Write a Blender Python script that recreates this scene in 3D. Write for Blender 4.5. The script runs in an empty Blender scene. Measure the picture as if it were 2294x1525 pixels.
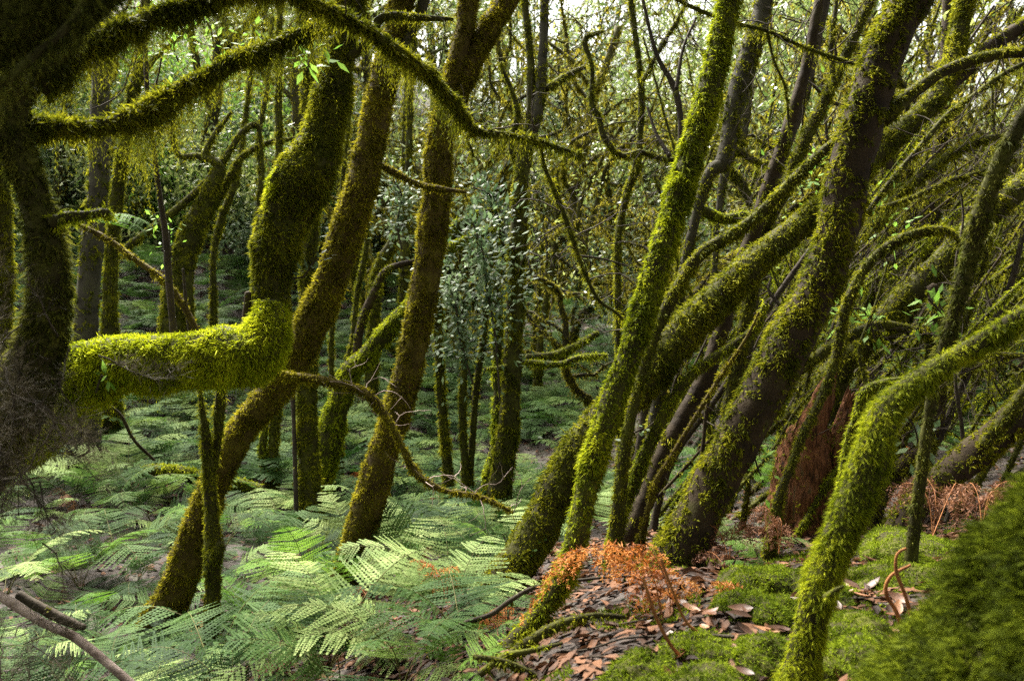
import bpy, math, random
import numpy as np
from mathutils import Vector, Matrix, Quaternion

# ------------------------------------------------------------------ camera, world, sun, exposure
SC = bpy.context.scene
COL = SC.collection
W0, H0 = 2294.0, 1525.0
LENS = 30.0
F = W0 * LENS / 36.0
CAMZ = 1.5
PITCH = math.radians(-5.0)
cam_data = bpy.data.cameras.new("camera")
cam_data.lens = LENS
cam_data.sensor_width = 36.0
cam_data.clip_start = 0.05
cam_data.clip_end = 600.0
cam_data.dof.use_dof = True
cam_data.dof.focus_distance = 5.0
cam_data.dof.aperture_fstop = 3.4
cam = bpy.data.objects.new("camera", cam_data)
COL.objects.link(cam)
cam.location = (0, 0, CAMZ)
cam.rotation_euler = (math.pi / 2 + PITCH, 0, 0)
SC.camera = cam

SUN_EL, SUN_AZ = math.radians(52), math.radians(-30)      # azimuth from +Y (ahead), negative = to the left
world = bpy.data.worlds.new("World")
SC.world = world
world.use_nodes = True
wn = world.node_tree
wn.nodes.clear()
sky = wn.nodes.new("ShaderNodeTexSky")
sky.sky_type = 'NISHITA'
sky.sun_disc = False
sky.sun_elevation = SUN_EL
sky.sun_rotation = SUN_AZ
sky.dust_density = 6.0
sky.air_density = 1.0
hs = wn.nodes.new("ShaderNodeHueSaturation")
hs.inputs['Saturation'].default_value = 0.1
bg = wn.nodes.new("ShaderNodeBackground")
bg.inputs['Strength'].default_value = 0.06
wo = wn.nodes.new("ShaderNodeOutputWorld")
wn.links.new(sky.outputs[0], hs.inputs['Color'])
wn.links.new(hs.outputs[0], bg.inputs['Color'])
wn.links.new(bg.outputs[0], wo.inputs['Surface'])

sun_d = bpy.data.lights.new("sun", 'SUN')
sun_d.energy = 3.5
sun_d.angle = math.radians(22)
sun_d.color = (1.0, 0.95, 0.84)
sun = bpy.data.objects.new("sun", sun_d)
COL.objects.link(sun)
sdir = Vector((math.sin(SUN_AZ) * math.cos(SUN_EL), math.cos(SUN_AZ) * math.cos(SUN_EL), math.sin(SUN_EL)))
sun.rotation_euler = sdir.to_track_quat('Z', 'Y').to_euler()
sun.location = (0, 0, 40)

SC.view_settings.view_transform = 'Standard'
SC.view_settings.look = 'None'
SC.view_settings.exposure = 3.1
SC.view_settings.gamma = 1.0
SC.cycles.max_bounces = 8
SC.cycles.transmission_bounces = 6
SC.cycles.diffuse_bounces = 4
SC.cycles.glossy_bounces = 2
SC.cycles.volume_bounces = 0
SC.cycles.sample_clamp_indirect = 1.0
SC.cycles.sample_clamp_direct = 2.0
SC.cycles.use_denoising = False

rng = np.random.default_rng(11)
random.seed(11)

# ------------------------------------------------------------------ pixel <-> world
CP, SP = math.cos(PITCH), math.sin(PITCH)
def wp(px, py, D):
    """the point D metres ahead of the camera that the photograph shows at (px, py)"""
    xr = (px - W0 / 2) / F * D
    yu = -(py - H0 / 2) / F * D
    return np.array([xr, D * CP - yu * SP, CAMZ + D * SP + yu * CP])
def proj(P):
    P = np.atleast_2d(P)
    q = P - np.array([0, 0, CAMZ])
    D = q[:, 1] * CP + q[:, 2] * SP
    yu = -q[:, 1] * SP + q[:, 2] * CP
    Ds = np.where(np.abs(D) < 1e-4, 1e-4, D)
    return W0 / 2 + q[:, 0] / Ds * F, H0 / 2 - yu / Ds * F, D

# ------------------------------------------------------------------ noise
def _hash(ix, iy, iz, seed):
    h = (ix * 374761393 + iy * 668265263 + iz * 2147483647 + seed * 1274126177) & 0xFFFFFFFF
    h = ((h ^ (h >> 13)) * 1274126177) & 0xFFFFFFFF
    h = ((h ^ (h >> 16)) * 2246822519) & 0xFFFFFFFF
    h = h ^ (h >> 15)
    return (h & 0xFFFF) / 32767.5 - 1.0
def vnoise(P, scale, seed=0):
    p = np.asarray(P, float) * scale
    i = np.floor(p).astype(np.int64)
    f = p - i
    f = f * f * (3 - 2 * f)
    r = 0
    for dx in (0, 1):
        wx = f[:, 0] if dx else 1 - f[:, 0]
        for dy in (0, 1):
            wy = f[:, 1] if dy else 1 - f[:, 1]
            for dz in (0, 1):
                wz = f[:, 2] if dz else 1 - f[:, 2]
                r = r + wx * wy * wz * _hash(i[:, 0] + dx, i[:, 1] + dy, i[:, 2] + dz, seed)
    return r
def unit(v):
    return v / np.maximum(np.linalg.norm(v, axis=-1, keepdims=True), 1e-9)

# ------------------------------------------------------------------ mesh collector
class MB:
    def __init__(self):
        self.v = []; self.f = []; self.n = 0
    def add(self, V, Fc):
        if len(V) == 0: return
        self.v.append(np.asarray(V, np.float32)); self.f.append(np.asarray(Fc, np.int64) + self.n); self.n += len(V)
    def mesh(self, name, mat, smooth=False, off=None):
        V = np.concatenate(self.v)
        if off is not None: V = V - np.asarray(off, np.float32)
        me = bpy.data.meshes.new(name)
        me.vertices.add(len(V))
        me.vertices.foreach_set("co", V.astype(np.float32).ravel())
        loops = np.concatenate([a.ravel() for a in self.f])
        sizes = np.concatenate([np.full(len(a), a.shape[1], np.int64) for a in self.f])
        starts = np.concatenate([[0], np.cumsum(sizes)[:-1]])
        me.loops.add(len(loops))
        me.loops.foreach_set("vertex_index", loops.astype(np.int32))
        me.polygons.add(len(sizes))
        me.polygons.foreach_set("loop_start", starts.astype(np.int32))
        if smooth:
            me.polygons.foreach_set("use_smooth", np.ones(len(sizes), bool))
        me.update(calc_edges=True)
        me.materials.append(mat)
        return me
    def build(self, name, mat, parent=None, smooth=False, off=None):
        me = self.mesh(name, mat, smooth, off)
        o = bpy.data.objects.new(name, me)
        COL.objects.link(o)
        if parent is not None: o.parent = parent
        return o

def empty(name, loc):
    o = bpy.data.objects.new(name, None)
    COL.objects.link(o)
    o.location = [float(c) for c in loc]
    o.empty_display_size = 0.1
    return o
def tag(o, label=None, cat=None, group=None, kind=None):
    if label: o["label"] = label
    if cat: o["category"] = cat
    if group: o["group"] = group
    if kind: o["kind"] = kind
    return o
def child(name, me, parent):
    o = bpy.data.objects.new(name, me)
    COL.objects.link(o)
    o.parent = parent
    return o
def dup(root):
    r = root.copy(); COL.objects.link(r)
    for c in list(root.children):
        k = c.copy(); COL.objects.link(k); k.parent = r
        for g in list(c.children):
            h = g.copy(); COL.objects.link(h); h.parent = k
    return r

# ------------------------------------------------------------------ materials
def new_mat(name):
    m = bpy.data.materials.new(name); m.use_nodes = True
    nt = m.node_tree; nt.nodes.clear()
    return m, nt, nt.nodes.new("ShaderNodeOutputMaterial")
def ramp(nt, stops):
    r = nt.nodes.new("ShaderNodeValToRGB")
    e = r.color_ramp.elements
    while len(e) < len(stops): e.new(0.5)
    for k, (p, c) in enumerate(stops):
        e[k].position = p; e[k].color = (*c, 1)
    return r
def noise_node(nt, scale, detail=3.0, rough=0.6, stretch=None, world_space=True):
    if world_space:
        g = nt.nodes.new("ShaderNodeNewGeometry"); out = g.outputs['Position']
    else:
        g = nt.nodes.new("ShaderNodeTexCoord"); out = g.outputs['Object']
    if stretch:
        mp = nt.nodes.new("ShaderNodeMapping"); mp.inputs['Scale'].default_value = stretch
        nt.links.new(out, mp.inputs['Vector']); out = mp.outputs[0]
    n = nt.nodes.new("ShaderNodeTexNoise")
    n.inputs['Scale'].default_value = scale; n.inputs['Detail'].default_value = detail; n.inputs['Roughness'].default_value = rough
    nt.links.new(out, n.inputs['Vector'])
    return n
def math_node(nt, op, a, b):
    m = nt.nodes.new("ShaderNodeMath"); m.operation = op
    for k, x in enumerate((a, b)):
        if isinstance(x, (int, float)): m.inputs[k].default_value = x
        else: nt.links.new(x, m.inputs[k])
    return m.outputs[0]
def leafy(name, stops, scale=3.0, isl=0.6, transl=0.35, rough=0.55, spec=0.3, objrnd=0.0):
    """thin leaf or moss blade: colour from patches, from blade to blade and from plant to plant"""
    m, nt, out = new_mat(name)
    n = noise_node(nt, scale, 3.0)
    g = nt.nodes.new("ShaderNodeNewGeometry")
    a = math_node(nt, 'SUBTRACT', g.outputs['Random Per Island'], 0.5)
    a = math_node(nt, 'MULTIPLY', a, isl)
    b = math_node(nt, 'SUBTRACT', n.outputs[0], 0.5)
    b = math_node(nt, 'MULTIPLY', b, 1.7)
    s = math_node(nt, 'ADD', a, b)
    if objrnd:
        oi = nt.nodes.new("ShaderNodeObjectInfo")
        c = math_node(nt, 'MULTIPLY', math_node(nt, 'SUBTRACT', oi.outputs['Random'], 0.5), objrnd)
        s = math_node(nt, 'ADD', s, c)
    s = math_node(nt, 'ADD', s, 0.5)
    r = ramp(nt, stops); nt.links.new(s, r.inputs[0])
    p = nt.nodes.new("ShaderNodeBsdfPrincipled")
    p.inputs['Roughness'].default_value = rough
    p.inputs['Specular IOR Level'].default_value = spec
    nt.links.new(r.outputs[0], p.inputs['Base Color'])
    t = nt.nodes.new("ShaderNodeBsdfTranslucent")
    nt.links.new(r.outputs[0], t.inputs['Color'])
    mx = nt.nodes.new("ShaderNodeMixShader"); mx.inputs[0].default_value = transl
    nt.links.new(p.outputs[0], mx.inputs[1]); nt.links.new(t.outputs[0], mx.inputs[2])
    nt.links.new(mx.outputs[0], out.inputs['Surface'])
    return m
def solid(name, stops, scale=6.0, detail=6.0, rough=0.85, bump=0.4, bscale=40.0, stretch=None, spec=0.08, objrnd=0.0):
    m, nt, out = new_mat(name)
    n = noise_node(nt, scale, detail, 0.65, stretch)
    s = n.outputs[0]
    if objrnd:
        oi = nt.nodes.new("ShaderNodeObjectInfo")
        s = math_node(nt, 'ADD', s, math_node(nt, 'MULTIPLY', math_node(nt, 'SUBTRACT', oi.outputs['Random'], 0.5), objrnd))
    r = ramp(nt, stops); nt.links.new(s, r.inputs[0])
    p = nt.nodes.new("ShaderNodeBsdfPrincipled")
    p.inputs['Roughness'].default_value = rough
    p.inputs['Specular IOR Level'].default_value = spec
    nt.links.new(r.outputs[0], p.inputs['Base Color'])
    n2 = noise_node(nt, bscale, 5.0, 0.7, stretch)
    bp = nt.nodes.new("ShaderNodeBump"); bp.inputs['Strength'].default_value = bump; bp.inputs['Distance'].default_value = 0.02
    nt.links.new(n2.outputs[0], bp.inputs['Height']); nt.links.new(bp.outputs[0], p.inputs['Normal'])
    nt.links.new(p.outputs[0], out.inputs['Surface'])
    return m

M = {}
M['moss_fresh'] = leafy('moss_fresh', [(0.1, (0.055, 0.075, 0.002)), (0.5, (0.2, 0.24, 0.007)), (0.9, (0.4, 0.42, 0.014))], 5.0, 0.7, 0.4, 0.8, 0.1)
M['moss_lime_lit'] = leafy('moss_lime_lit', [(0.1, (0.11, 0.14, 0.002)), (0.5, (0.32, 0.37, 0.009)), (0.9, (0.52, 0.54, 0.018))], 6.0, 0.7, 0.4, 0.8, 0.1)  # yellow green moss, lightened beyond moss_fresh to stand for sun on the log
M['moss_green'] = leafy('moss_green', [(0.1, (0.03, 0.045, 0.003)), (0.5, (0.1, 0.145, 0.008)), (0.9, (0.24, 0.3, 0.015))], 6.0, 0.7, 0.4, 0.8, 0.1)
M['moss_mound'] = leafy('moss_mound', [(0.1, (0.025, 0.034, 0.003)), (0.5, (0.085, 0.115, 0.008)), (0.9, (0.2, 0.24, 0.015))], 9.0, 0.8, 0.4, 0.8, 0.1)
M['moss_olive'] = leafy('moss_olive', [(0.1, (0.035, 0.045, 0.003)), (0.5, (0.125, 0.137, 0.006)), (0.9, (0.28, 0.27, 0.012))], 5.0, 0.7, 0.4, 0.8, 0.1)
M['moss_gold'] = leafy('moss_gold', [(0.1, (0.042, 0.038, 0.003)), (0.5, (0.145, 0.13, 0.006)), (0.9, (0.31, 0.27, 0.014))], 4.0, 0.7, 0.4, 0.8, 0.1)
M['moss_dark'] = leafy('moss_dark', [(0.1, (0.02, 0.025, 0.004)), (0.5, (0.06, 0.07, 0.008)), (0.9, (0.15, 0.15, 0.02))], 5.0, 0.7, 0.4, 0.8, 0.1)
M['moss_far'] = leafy('moss_far', [(0.1, (0.06, 0.06, 0.006)), (0.5, (0.19, 0.18, 0.015)), (0.9, (0.36, 0.31, 0.03))], 1.2, 0.6, 0.4, 0.8, 0.1, 0.5)
M['bark_moss'] = solid('bark_moss', [(0.3, (0.018, 0.014, 0.008)), (0.5, (0.035, 0.034, 0.009)), (0.7, (0.075, 0.08, 0.012))], 7.0)
M['bark_gold'] = solid('bark_gold', [(0.3, (0.03, 0.02, 0.01)), (0.5, (0.06, 0.045, 0.012)), (0.7, (0.1, 0.085, 0.014))], 7.0)
M['bark_brown'] = solid('bark_brown', [(0.3, (0.012, 0.009, 0.006)), (0.55, (0.034, 0.024, 0.014)), (0.75, (0.045, 0.045, 0.012))], 6.0)
M['bark_grey'] = solid('bark_grey', [(0.3, (0.02, 0.018, 0.013)), (0.55, (0.05, 0.045, 0.032)), (0.75, (0.045, 0.05, 0.015))], 6.0)
M['bark_far'] = solid('bark_far', [(0.3, (0.02, 0.017, 0.01)), (0.5, (0.045, 0.04, 0.015)), (0.7, (0.1, 0.1, 0.025))], 2.5, 5.0, 0.9, 0.5, 14.0, None, 0.2, 0.3)
M['wood_rot'] = solid('wood_rot', [(0.34, (0.02, 0.011, 0.007)), (0.46, (0.09, 0.038, 0.018)), (0.55, (0.18, 0.075, 0.035)), (0.64, (0.1, 0.06, 0.032)), (0.74, (0.05, 0.055, 0.012))], 9.0, 8.0, 0.9, 1.0, 16.0, (4.0, 4.0, 0.22))
M['twig'] = solid('twig', [(0.3, (0.02, 0.016, 0.012)), (0.6, (0.05, 0.04, 0.03))], 9.0)
M['twig_pale'] = solid('twig_pale', [(0.35, (0.12, 0.085, 0.07)), (0.6, (0.32, 0.25, 0.22))], 14.0)
M['fern'] = leafy('fern', [(0.1, (0.013, 0.04, 0.006)), (0.5, (0.043, 0.092, 0.016)), (0.9, (0.125, 0.18, 0.04))], 1.5, 0.25, 0.4, 0.7, 0.12, 0.8)
M['fern_deep'] = leafy('fern_deep', [(0.1, (0.011, 0.03, 0.006)), (0.5, (0.026, 0.062, 0.012)), (0.9, (0.06, 0.11, 0.024))], 1.5, 0.25, 0.4, 0.7, 0.12, 0.8)
M['fern_fresh'] = leafy('fern_fresh', [(0.1, (0.035, 0.085, 0.008)), (0.5, (0.07, 0.145, 0.016)), (0.9, (0.13, 0.22, 0.03))], 1.5, 0.3, 0.45, 0.7, 0.1, 0.4)
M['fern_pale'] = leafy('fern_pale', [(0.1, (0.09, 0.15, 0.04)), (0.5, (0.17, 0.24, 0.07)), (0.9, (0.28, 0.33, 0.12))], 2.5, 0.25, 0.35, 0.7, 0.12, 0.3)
M['fern_dead'] = leafy('fern_dead', [(0.1, (0.17, 0.045, 0.009)), (0.5, (0.42, 0.135, 0.022)), (0.9, (0.58, 0.28, 0.08))], 5.0, 0.6, 0.35, 0.7, 0.2, 0.4)
M['fern_brown'] = leafy('fern_brown', [(0.1, (0.06, 0.025, 0.015)), (0.5, (0.14, 0.06, 0.03)), (0.9, (0.25, 0.12, 0.06))], 5.0, 0.6, 0.3, 0.7, 0.2, 0.4)
M['stalk'] = solid('stalk', [(0.3, (0.06, 0.05, 0.02)), (0.7, (0.12, 0.12, 0.04))], 9.0, rough=0.6)
M['stalk_dead'] = solid('stalk_dead', [(0.3, (0.14, 0.05, 0.02)), (0.7, (0.32, 0.14, 0.05))], 9.0, rough=0.6)
M['leaf'] = leafy('leaf', [(0.1, (0.05, 0.08, 0.018)), (0.5, (0.14, 0.19, 0.05)), (0.9, (0.3, 0.34, 0.1))], 0.8, 0.7, 0.42, 0.45, 0.45, 0.6)
M['leaf_bright'] = leafy('leaf_bright', [(0.1, (0.07, 0.14, 0.02)), (0.5, (0.13, 0.25, 0.03)), (0.9, (0.22, 0.36, 0.06))], 2.0, 0.6, 0.5, 0.6, 0.15)
M['leaf_grey'] = leafy('leaf_grey', [(0.1, (0.03, 0.055, 0.022)), (0.5, (0.07, 0.11, 0.048)), (0.9, (0.125, 0.17, 0.08))], 1.2, 0.8, 0.4, 0.55, 0.15, 0.4)
M['litter'] = leafy('litter', [(0.1, (0.014, 0.007, 0.004)), (0.5, (0.048, 0.021, 0.01)), (0.9, (0.13, 0.058, 0.027))], 6.0, 1.1, 0.15, 0.7, 0.15)
M['dead_leaf'] = leafy('dead_leaf', [(0.1, (0.06, 0.025, 0.012)), (0.5, (0.14, 0.06, 0.028)), (0.9, (0.26, 0.12, 0.055))], 9.0, 0.2, 0.15, 0.5, 0.4, 1.0)
M['brush'] = leafy('brush', [(0.1, (0.02, 0.017, 0.012)), (0.5, (0.055, 0.045, 0.03)), (0.9, (0.1, 0.085, 0.05))], 5.0, 0.7, 0.2, 0.8, 0.1)

# ------------------------------------------------------------------ terrain
GROUND_PX = [  # photograph x, y and metres ahead, where the soil can be seen or a trunk meets it
    (60, 1520, 4.3), (330, 1520, 5.2), (472, 1500, 5.1), (765, 1335, 5.8), (690, 1215, 7.4), (610, 1100, 9.0), (300, 1260, 6.6),
    (80, 1230, 6.8), (180, 1020, 9.0), (450, 960, 10.5), (250, 740, 13.5), (400, 610, 15.5), (250, 480, 20.0), (80, 620, 16.0), (600, 720, 16.0),
    (1110, 1195, 8.6), (930, 1070, 10.3), (1020, 910, 13.5), (1260, 940, 13.0), (1230, 760, 19.0), (1300, 660, 26.0), (1000, 710, 20.0), (1200, 600, 33.0), (800, 810, 14.5),
    (1110, 1325, 4.6), (1240, 1370, 3.5), (1090, 1520, 3.0), (820, 1520, 3.7), (1525, 1290, 4.0), (1400, 1210, 5.2), (1650, 1290, 4.5), (1790, 1190, 5.3),
    (1800, 1530, 2.35), (1500, 1510, 2.5), (2000, 1260, 3.7), (1990, 1410, 2.75), (2150, 1210, 4.3), (2250, 1140, 4.9), (2000, 1110, 6.2), (2200, 910, 9.5),
    (1900, 830, 12.0), (1700, 870, 11.0), (2200, 720, 18.0), (1700, 660, 21.0), (1900, 620, 30.0), (2250, 640, 30.0)]
gp = [wp(*g) for g in GROUND_PX]
gp += [np.array(p) for p in [(-34, 45, 15), (-14, 50, 16), (4, 55, 10), (20, 52, 6), (40, 52, 4.0), (-24, 18, 8.5), (30, 22, 2.2), (-12, 9, 1.0), (14, 6, 2.2), (0, 90, 13), (60, 90, 6), (-60, 90, 24),
                             (0, 0, 0.0), (-1.6, 1.6, -0.75), (1.4, 0.9, 0.5), (0, -4, 0.4), (-6, -1, -1.2), (6, -1, 1.8), (8, -8, 2.0), (-10, -8, 0), (9, 3, 2.0), (-7, 4, -0.5)]]
gp = np.array(gp)
def _tps(r2): return 0.5 * r2 * np.log(np.maximum(r2, 1e-9))
def _warp(X, Y):
    s = np.log1p(np.maximum(np.hypot(X, Y), 1e-3) / 6.0) / np.maximum(np.hypot(X, Y), 1e-3) * 6.0
    return X * s, Y * s
_gx, _gy = _warp(gp[:, 0], gp[:, 1])
_n = len(gp)
_K = _tps((_gx[:, None] - _gx) ** 2 + (_gy[:, None] - _gy) ** 2) + np.eye(_n) * 0.06
_Pm = np.c_[np.ones(_n), _gx, _gy]
_A = np.block([[_K, _Pm], [_Pm.T, np.zeros((3, 3))]])
_sol = np.linalg.solve(_A, np.r_[gp[:, 2], 0, 0, 0])
def ground(X, Y, rough=True):
    X = np.atleast_1d(np.asarray(X, float)); Y = np.atleast_1d(np.asarray(Y, float))
    x, y = _warp(X, Y)
    z = _sol[_n] + _sol[_n + 1] * x + _sol[_n + 2] * y
    for k in range(_n):
        z = z + _sol[k] * _tps((x - _gx[k]) ** 2 + (y - _gy[k]) ** 2)
    if rough:
        p = np.c_[X, Y, np.zeros(len(X))]
        z = z + 0.05 * vnoise(p, 1.3, 3) + 0.025 * vnoise(p, 4.1, 4) + 0.012 * vnoise(p, 11.0, 5)
    return z
gz = lambda x, y: float(ground(x, y)[0])

nr, nc = 330, 260
tv = np.linspace(0, 1, nr)
ys = -6 + 126 * (np.exp(4.2 * tv) - 1) / (math.exp(4.2) - 1)
us = np.linspace(-1, 1, nc); us = np.sign(us) * np.abs(us) ** 1.25
YY = np.repeat(ys[:, None], nc, 1)
XX = us[None, :] * (7 + 0.95 * (YY + 6))
ZZ = ground(XX.ravel(), YY.ravel())
GV = np.c_[XX.ravel(), YY.ravel(), ZZ]
ii = (np.arange(nr - 1)[:, None] * nc + np.arange(nc - 1)).ravel()
GF = np.c_[ii, ii + 1, ii + 1 + nc, ii + nc]
soil_m, nt, out = new_mat('forest_soil')
n1 = noise_node(nt, 2.2, 6.0, 0.7); n2 = noise_node(nt, 17.0, 5.0, 0.75)
r1 = ramp(nt, [(0.3, (0.008, 0.005, 0.003)), (0.5, (0.022, 0.012, 0.007)), (0.72, (0.045, 0.025, 0.014))])
nt.links.new(n2.outputs[0], r1.inputs[0])
r2 = ramp(nt, [(0.54, (0, 0, 0)), (0.66, (0.6, 0.6, 0.6))]); nt.links.new(n1.outputs[0], r2.inputs[0])
mixc = nt.nodes.new("ShaderNodeMixRGB"); mixc.inputs[2].default_value = (0.045, 0.055, 0.012, 1)
nt.links.new(r2.outputs[0], mixc.inputs[0]); nt.links.new(r1.outputs[0], mixc.inputs[1])
p = nt.nodes.new("ShaderNodeBsdfPrincipled"); p.inputs['Roughness'].default_value = 0.85
nt.links.new(mixc.outputs[0], p.inputs['Base Color'])
bp = nt.nodes.new("ShaderNodeBump"); bp.inputs['Strength'].default_value = 0.8; bp.inputs['Distance'].default_value = 0.03
nt.links.new(n2.outputs[0], bp.inputs['Height']); nt.links.new(bp.outputs[0], p.inputs['Normal'])
nt.links.new(p.outputs[0], out.inputs['Surface'])
g = MB(); g.add(GV, GF)
tag(g.build('forest_ground', soil_m, None, True), kind='structure')

# ------------------------------------------------------------------ wood and moss geometry
def spline(P, step):
    """Catmull-Rom through the rows of P (any columns); step in metres of the first three"""
    P = np.asarray(P, float)
    Q = np.vstack([2 * P[0] - P[1], P, 2 * P[-1] - P[-2]])
    outp = []
    for k in range(1, len(Q) - 2):
        a, b, c, d = Q[k - 1], Q[k], Q[k + 1], Q[k + 2]
        m = max(1, int(np.linalg.norm(c[:3] - b[:3]) / step))
        t = np.linspace(0, 1, m, endpoint=False)[:, None]
        outp.append(0.5 * (2 * b + (c - a) * t + (2 * a - 5 * b + 4 * c - d) * t ** 2 + (3 * b - a - 3 * c + d) * t ** 3))
    outp.append(Q[-2][None, :])
    return np.vstack(outp)
def tube(C, seg, lump=0.12, fine=0.05, seed=0, cap=True):
    """C: rows x, y, z, r. Returns vertices and quads of a lumpy tapering tube."""
    P, R = C[:, :3], np.maximum(C[:, 3], 0.0008)
    T = unit(np.gradient(P, axis=0))
    n = len(P)
    U = np.zeros((n, 3))
    ref = np.array([0, 0, 1.0]) if abs(T[0, 2]) < 0.9 else np.array([1.0, 0, 0])
    u = unit(np.cross(T[0], ref)); U[0] = u
    for k in range(1, n):
        u = u - T[k] * np.dot(u, T[k]); u = u / max(np.linalg.norm(u), 1e-9); U[k] = u
    Vv = np.cross(T, U)
    a = np.linspace(0, 2 * math.pi, seg, endpoint=False)
    dirs = U[:, None, :] * np.cos(a)[None, :, None] + Vv[:, None, :] * np.sin(a)[None, :, None]
    base = P[:, None, :] + dirs * R[:, None, None]
    flat = base.reshape(-1, 3)
    rr = np.repeat(R, seg)
    s = 0.22 / np.maximum(R.mean(), 0.01)
    k = 1 + lump * vnoise(flat, min(6.0, s * 2.2), seed) + fine * vnoise(flat, min(30.0, s * 7), seed + 7)
    V = np.repeat(P, seg, 0) + dirs.reshape(-1, 3) * (rr * k)[:, None]
    i = np.arange(n - 1)[:, None] * seg; j = np.arange(seg)[None, :]; j2 = (j + 1) % seg
    Fq = np.stack([(i + j), (i + j2), (i + seg + j2), (i + seg + j)], -1).reshape(-1, 4)
    if cap:
        V = np.vstack([V, P[0] - T[0] * R[0] * 0.3, P[-1] + T[-1] * R[-1] * 0.5])
        c0, c1 = n * seg, n * seg + 1
        jj = np.arange(seg); jn = (jj + 1) % seg
        capq = np.vstack([np.c_[np.full(seg, c0), jn, jj], np.c_[np.full(seg, c1), (n - 1) * seg + jj, (n - 1) * seg + jn]])
        return V, Fq, capq
    return V, Fq, None
def scatter(V, Fq, n):
    A, B, Cc, Dd = V[Fq[:, 0]], V[Fq[:, 1]], V[Fq[:, 2]], V[Fq[:, 3]]
    nrm = np.cross(Cc - A, Dd - B)
    ar = np.linalg.norm(nrm, axis=1) * 0.5
    n = int(n)
    idx = rng.choice(len(Fq), n, p=ar / ar.sum())
    u, v = rng.random(n)[:, None], rng.random(n)[:, None]
    P = A[idx] * (1 - u) * (1 - v) + B[idx] * u * (1 - v) + Cc[idx] * u * v + Dd[idx] * (1 - u) * v
    return P, unit(nrm[idx]), ar.sum()
def area(V, Fq):
    return float(np.linalg.norm(np.cross(V[Fq[:, 2]] - V[Fq[:, 0]], V[Fq[:, 3]] - V[Fq[:, 1]]), axis=1).sum() * 0.5)
def kites(P, D, S, L, Wd, sag=None):
    """leaf blades: base, two shoulders, tip"""
    n = len(P)
    L = np.broadcast_to(np.asarray(L, float), (n,))[:, None]; Wd = np.broadcast_to(np.asarray(Wd, float), (n,))[:, None]
    mid = P + D * L * 0.45
    tip = P + D * L
    if sag is not None: tip = tip + sag
    V = np.stack([P, mid + S * Wd * 0.5, tip, mid - S * Wd * 0.5], 1).reshape(-1, 3)
    return V, np.arange(n * 4).reshape(-1, 4)
def rnd_dir(n):
    return unit(rng.normal(size=(n, 3)))
def blades(P, N, length, width, up=0.0, droop=0.3, jit=0.6):
    n = len(P)
    D = unit(N + rnd_dir(n) * jit + np.array([0, 0, up - droop]))
    S = unit(np.cross(D, rnd_dir(n)))
    sag = np.zeros((n, 3)); sag[:, 2] = -np.asarray(length) * droop * 0.5
    return kites(P, D, S, length, width, sag)
def moss_coat(mb, V, Fq, dens, L=0.03, Wd=0.008, cover=0.0, droop=0.3, top=0.0, seed=0, clump=7.0, fan=6):
    """feathery moss in tufts; cover: -1 bare .. 1 full; top > 0 keeps it to upper sides"""
    A = area(V, Fq)
    n = int(min(A * dens / fan, 30000))
    if n < 2: return
    P, N, _ = scatter(V, Fq, n)
    k = vnoise(P, clump, seed) * 0.5 + vnoise(P, clump * 3.1, seed + 3) * 0.5
    keep = (k + cover + top * N[:, 2]) > rng.normal(0, 0.12, n)
    P, N, k = P[keep], N[keep], k[keep]
    if len(P) == 0: return
    h = L * np.clip(0.75 + 0.3 * rng.normal(size=len(P)) + 0.9 * k, 0.35, 1.9)
    ax = unit(N + rnd_dir(len(P)) * 0.45 + np.array([0, 0, -droop * 0.6]))
    P = np.repeat(P - N * 0.003, fan, 0); N = np.repeat(ax, fan, 0); h = np.repeat(h, fan) * (0.6 + 0.5 * rng.random(len(P)))
    mb.add(*blades(P + rng.normal(0, 0.12, (len(P), 3)) * h[:, None], N, h, Wd * (0.7 + 0.6 * rng.random(len(P))), 0.0, droop, 0.9))
def hanging(mb, V, Fq, dens, L=0.12, Wd=0.008, under=0.1, seed=0, step=0.012, thin=0.0):
    """pendent moss: strands below a bough, each a string of small leaflets"""
    A = area(V, Fq)
    n = int(A * dens)
    if n < 1: return
    P, N, _ = scatter(V, Fq, n)
    k = vnoise(P, 5.0, seed) * 0.5 + vnoise(P, 14.0, seed + 5) * 0.5
    keep = (N[:, 2] < under) & (k > thin - 0.35 + rng.normal(0, 0.1, n))
    P, k = P[keep], k[keep]
    if len(P) == 0: return
    ln = L * np.clip(0.25 + 0.9 * (k + 0.35) * rng.random(len(P)) + 0.25 * rng.exponential(0.7, len(P)), 0.1, 2.2)
    m = np.maximum(2, (ln / step).astype(int))
    idx = np.repeat(np.arange(len(P)), m)
    t = np.concatenate([np.arange(q) for q in m]) * step + rng.random(len(idx)) * step * 0.5
    sway = rnd_dir(len(P)) * np.array([1, 1, 0]) * 0.18
    Q = P[idx] + np.c_[np.zeros(len(idx)), np.zeros(len(idx)), -t] + sway[idx] * t[:, None] + rng.normal(0, 0.0025, (len(idx), 3))
    D = unit(rnd_dir(len(idx)) * 0.75 + np.array([0, 0, -1.0]))
    S = unit(np.cross(D, rnd_dir(len(idx))))
    f = 1 - 0.55 * t / ln[idx]
    mb.add(*kites(Q, D, S, step * 2.1 * f, Wd * f))
def px_path(pts, D0=None, D1=None):
    """rows (x, y, r[, D]) in photograph pixels -> x y z r in metres"""
    n = len(pts); o = []
    for k, q in enumerate(pts):
        D = q[3] if len(q) > 3 else D0 + (D1 - D0) * k / max(n - 1, 1)
        o.append([*wp(q[0], q[1], D), q[2] * D / F])
    return np.array(o)

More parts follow.
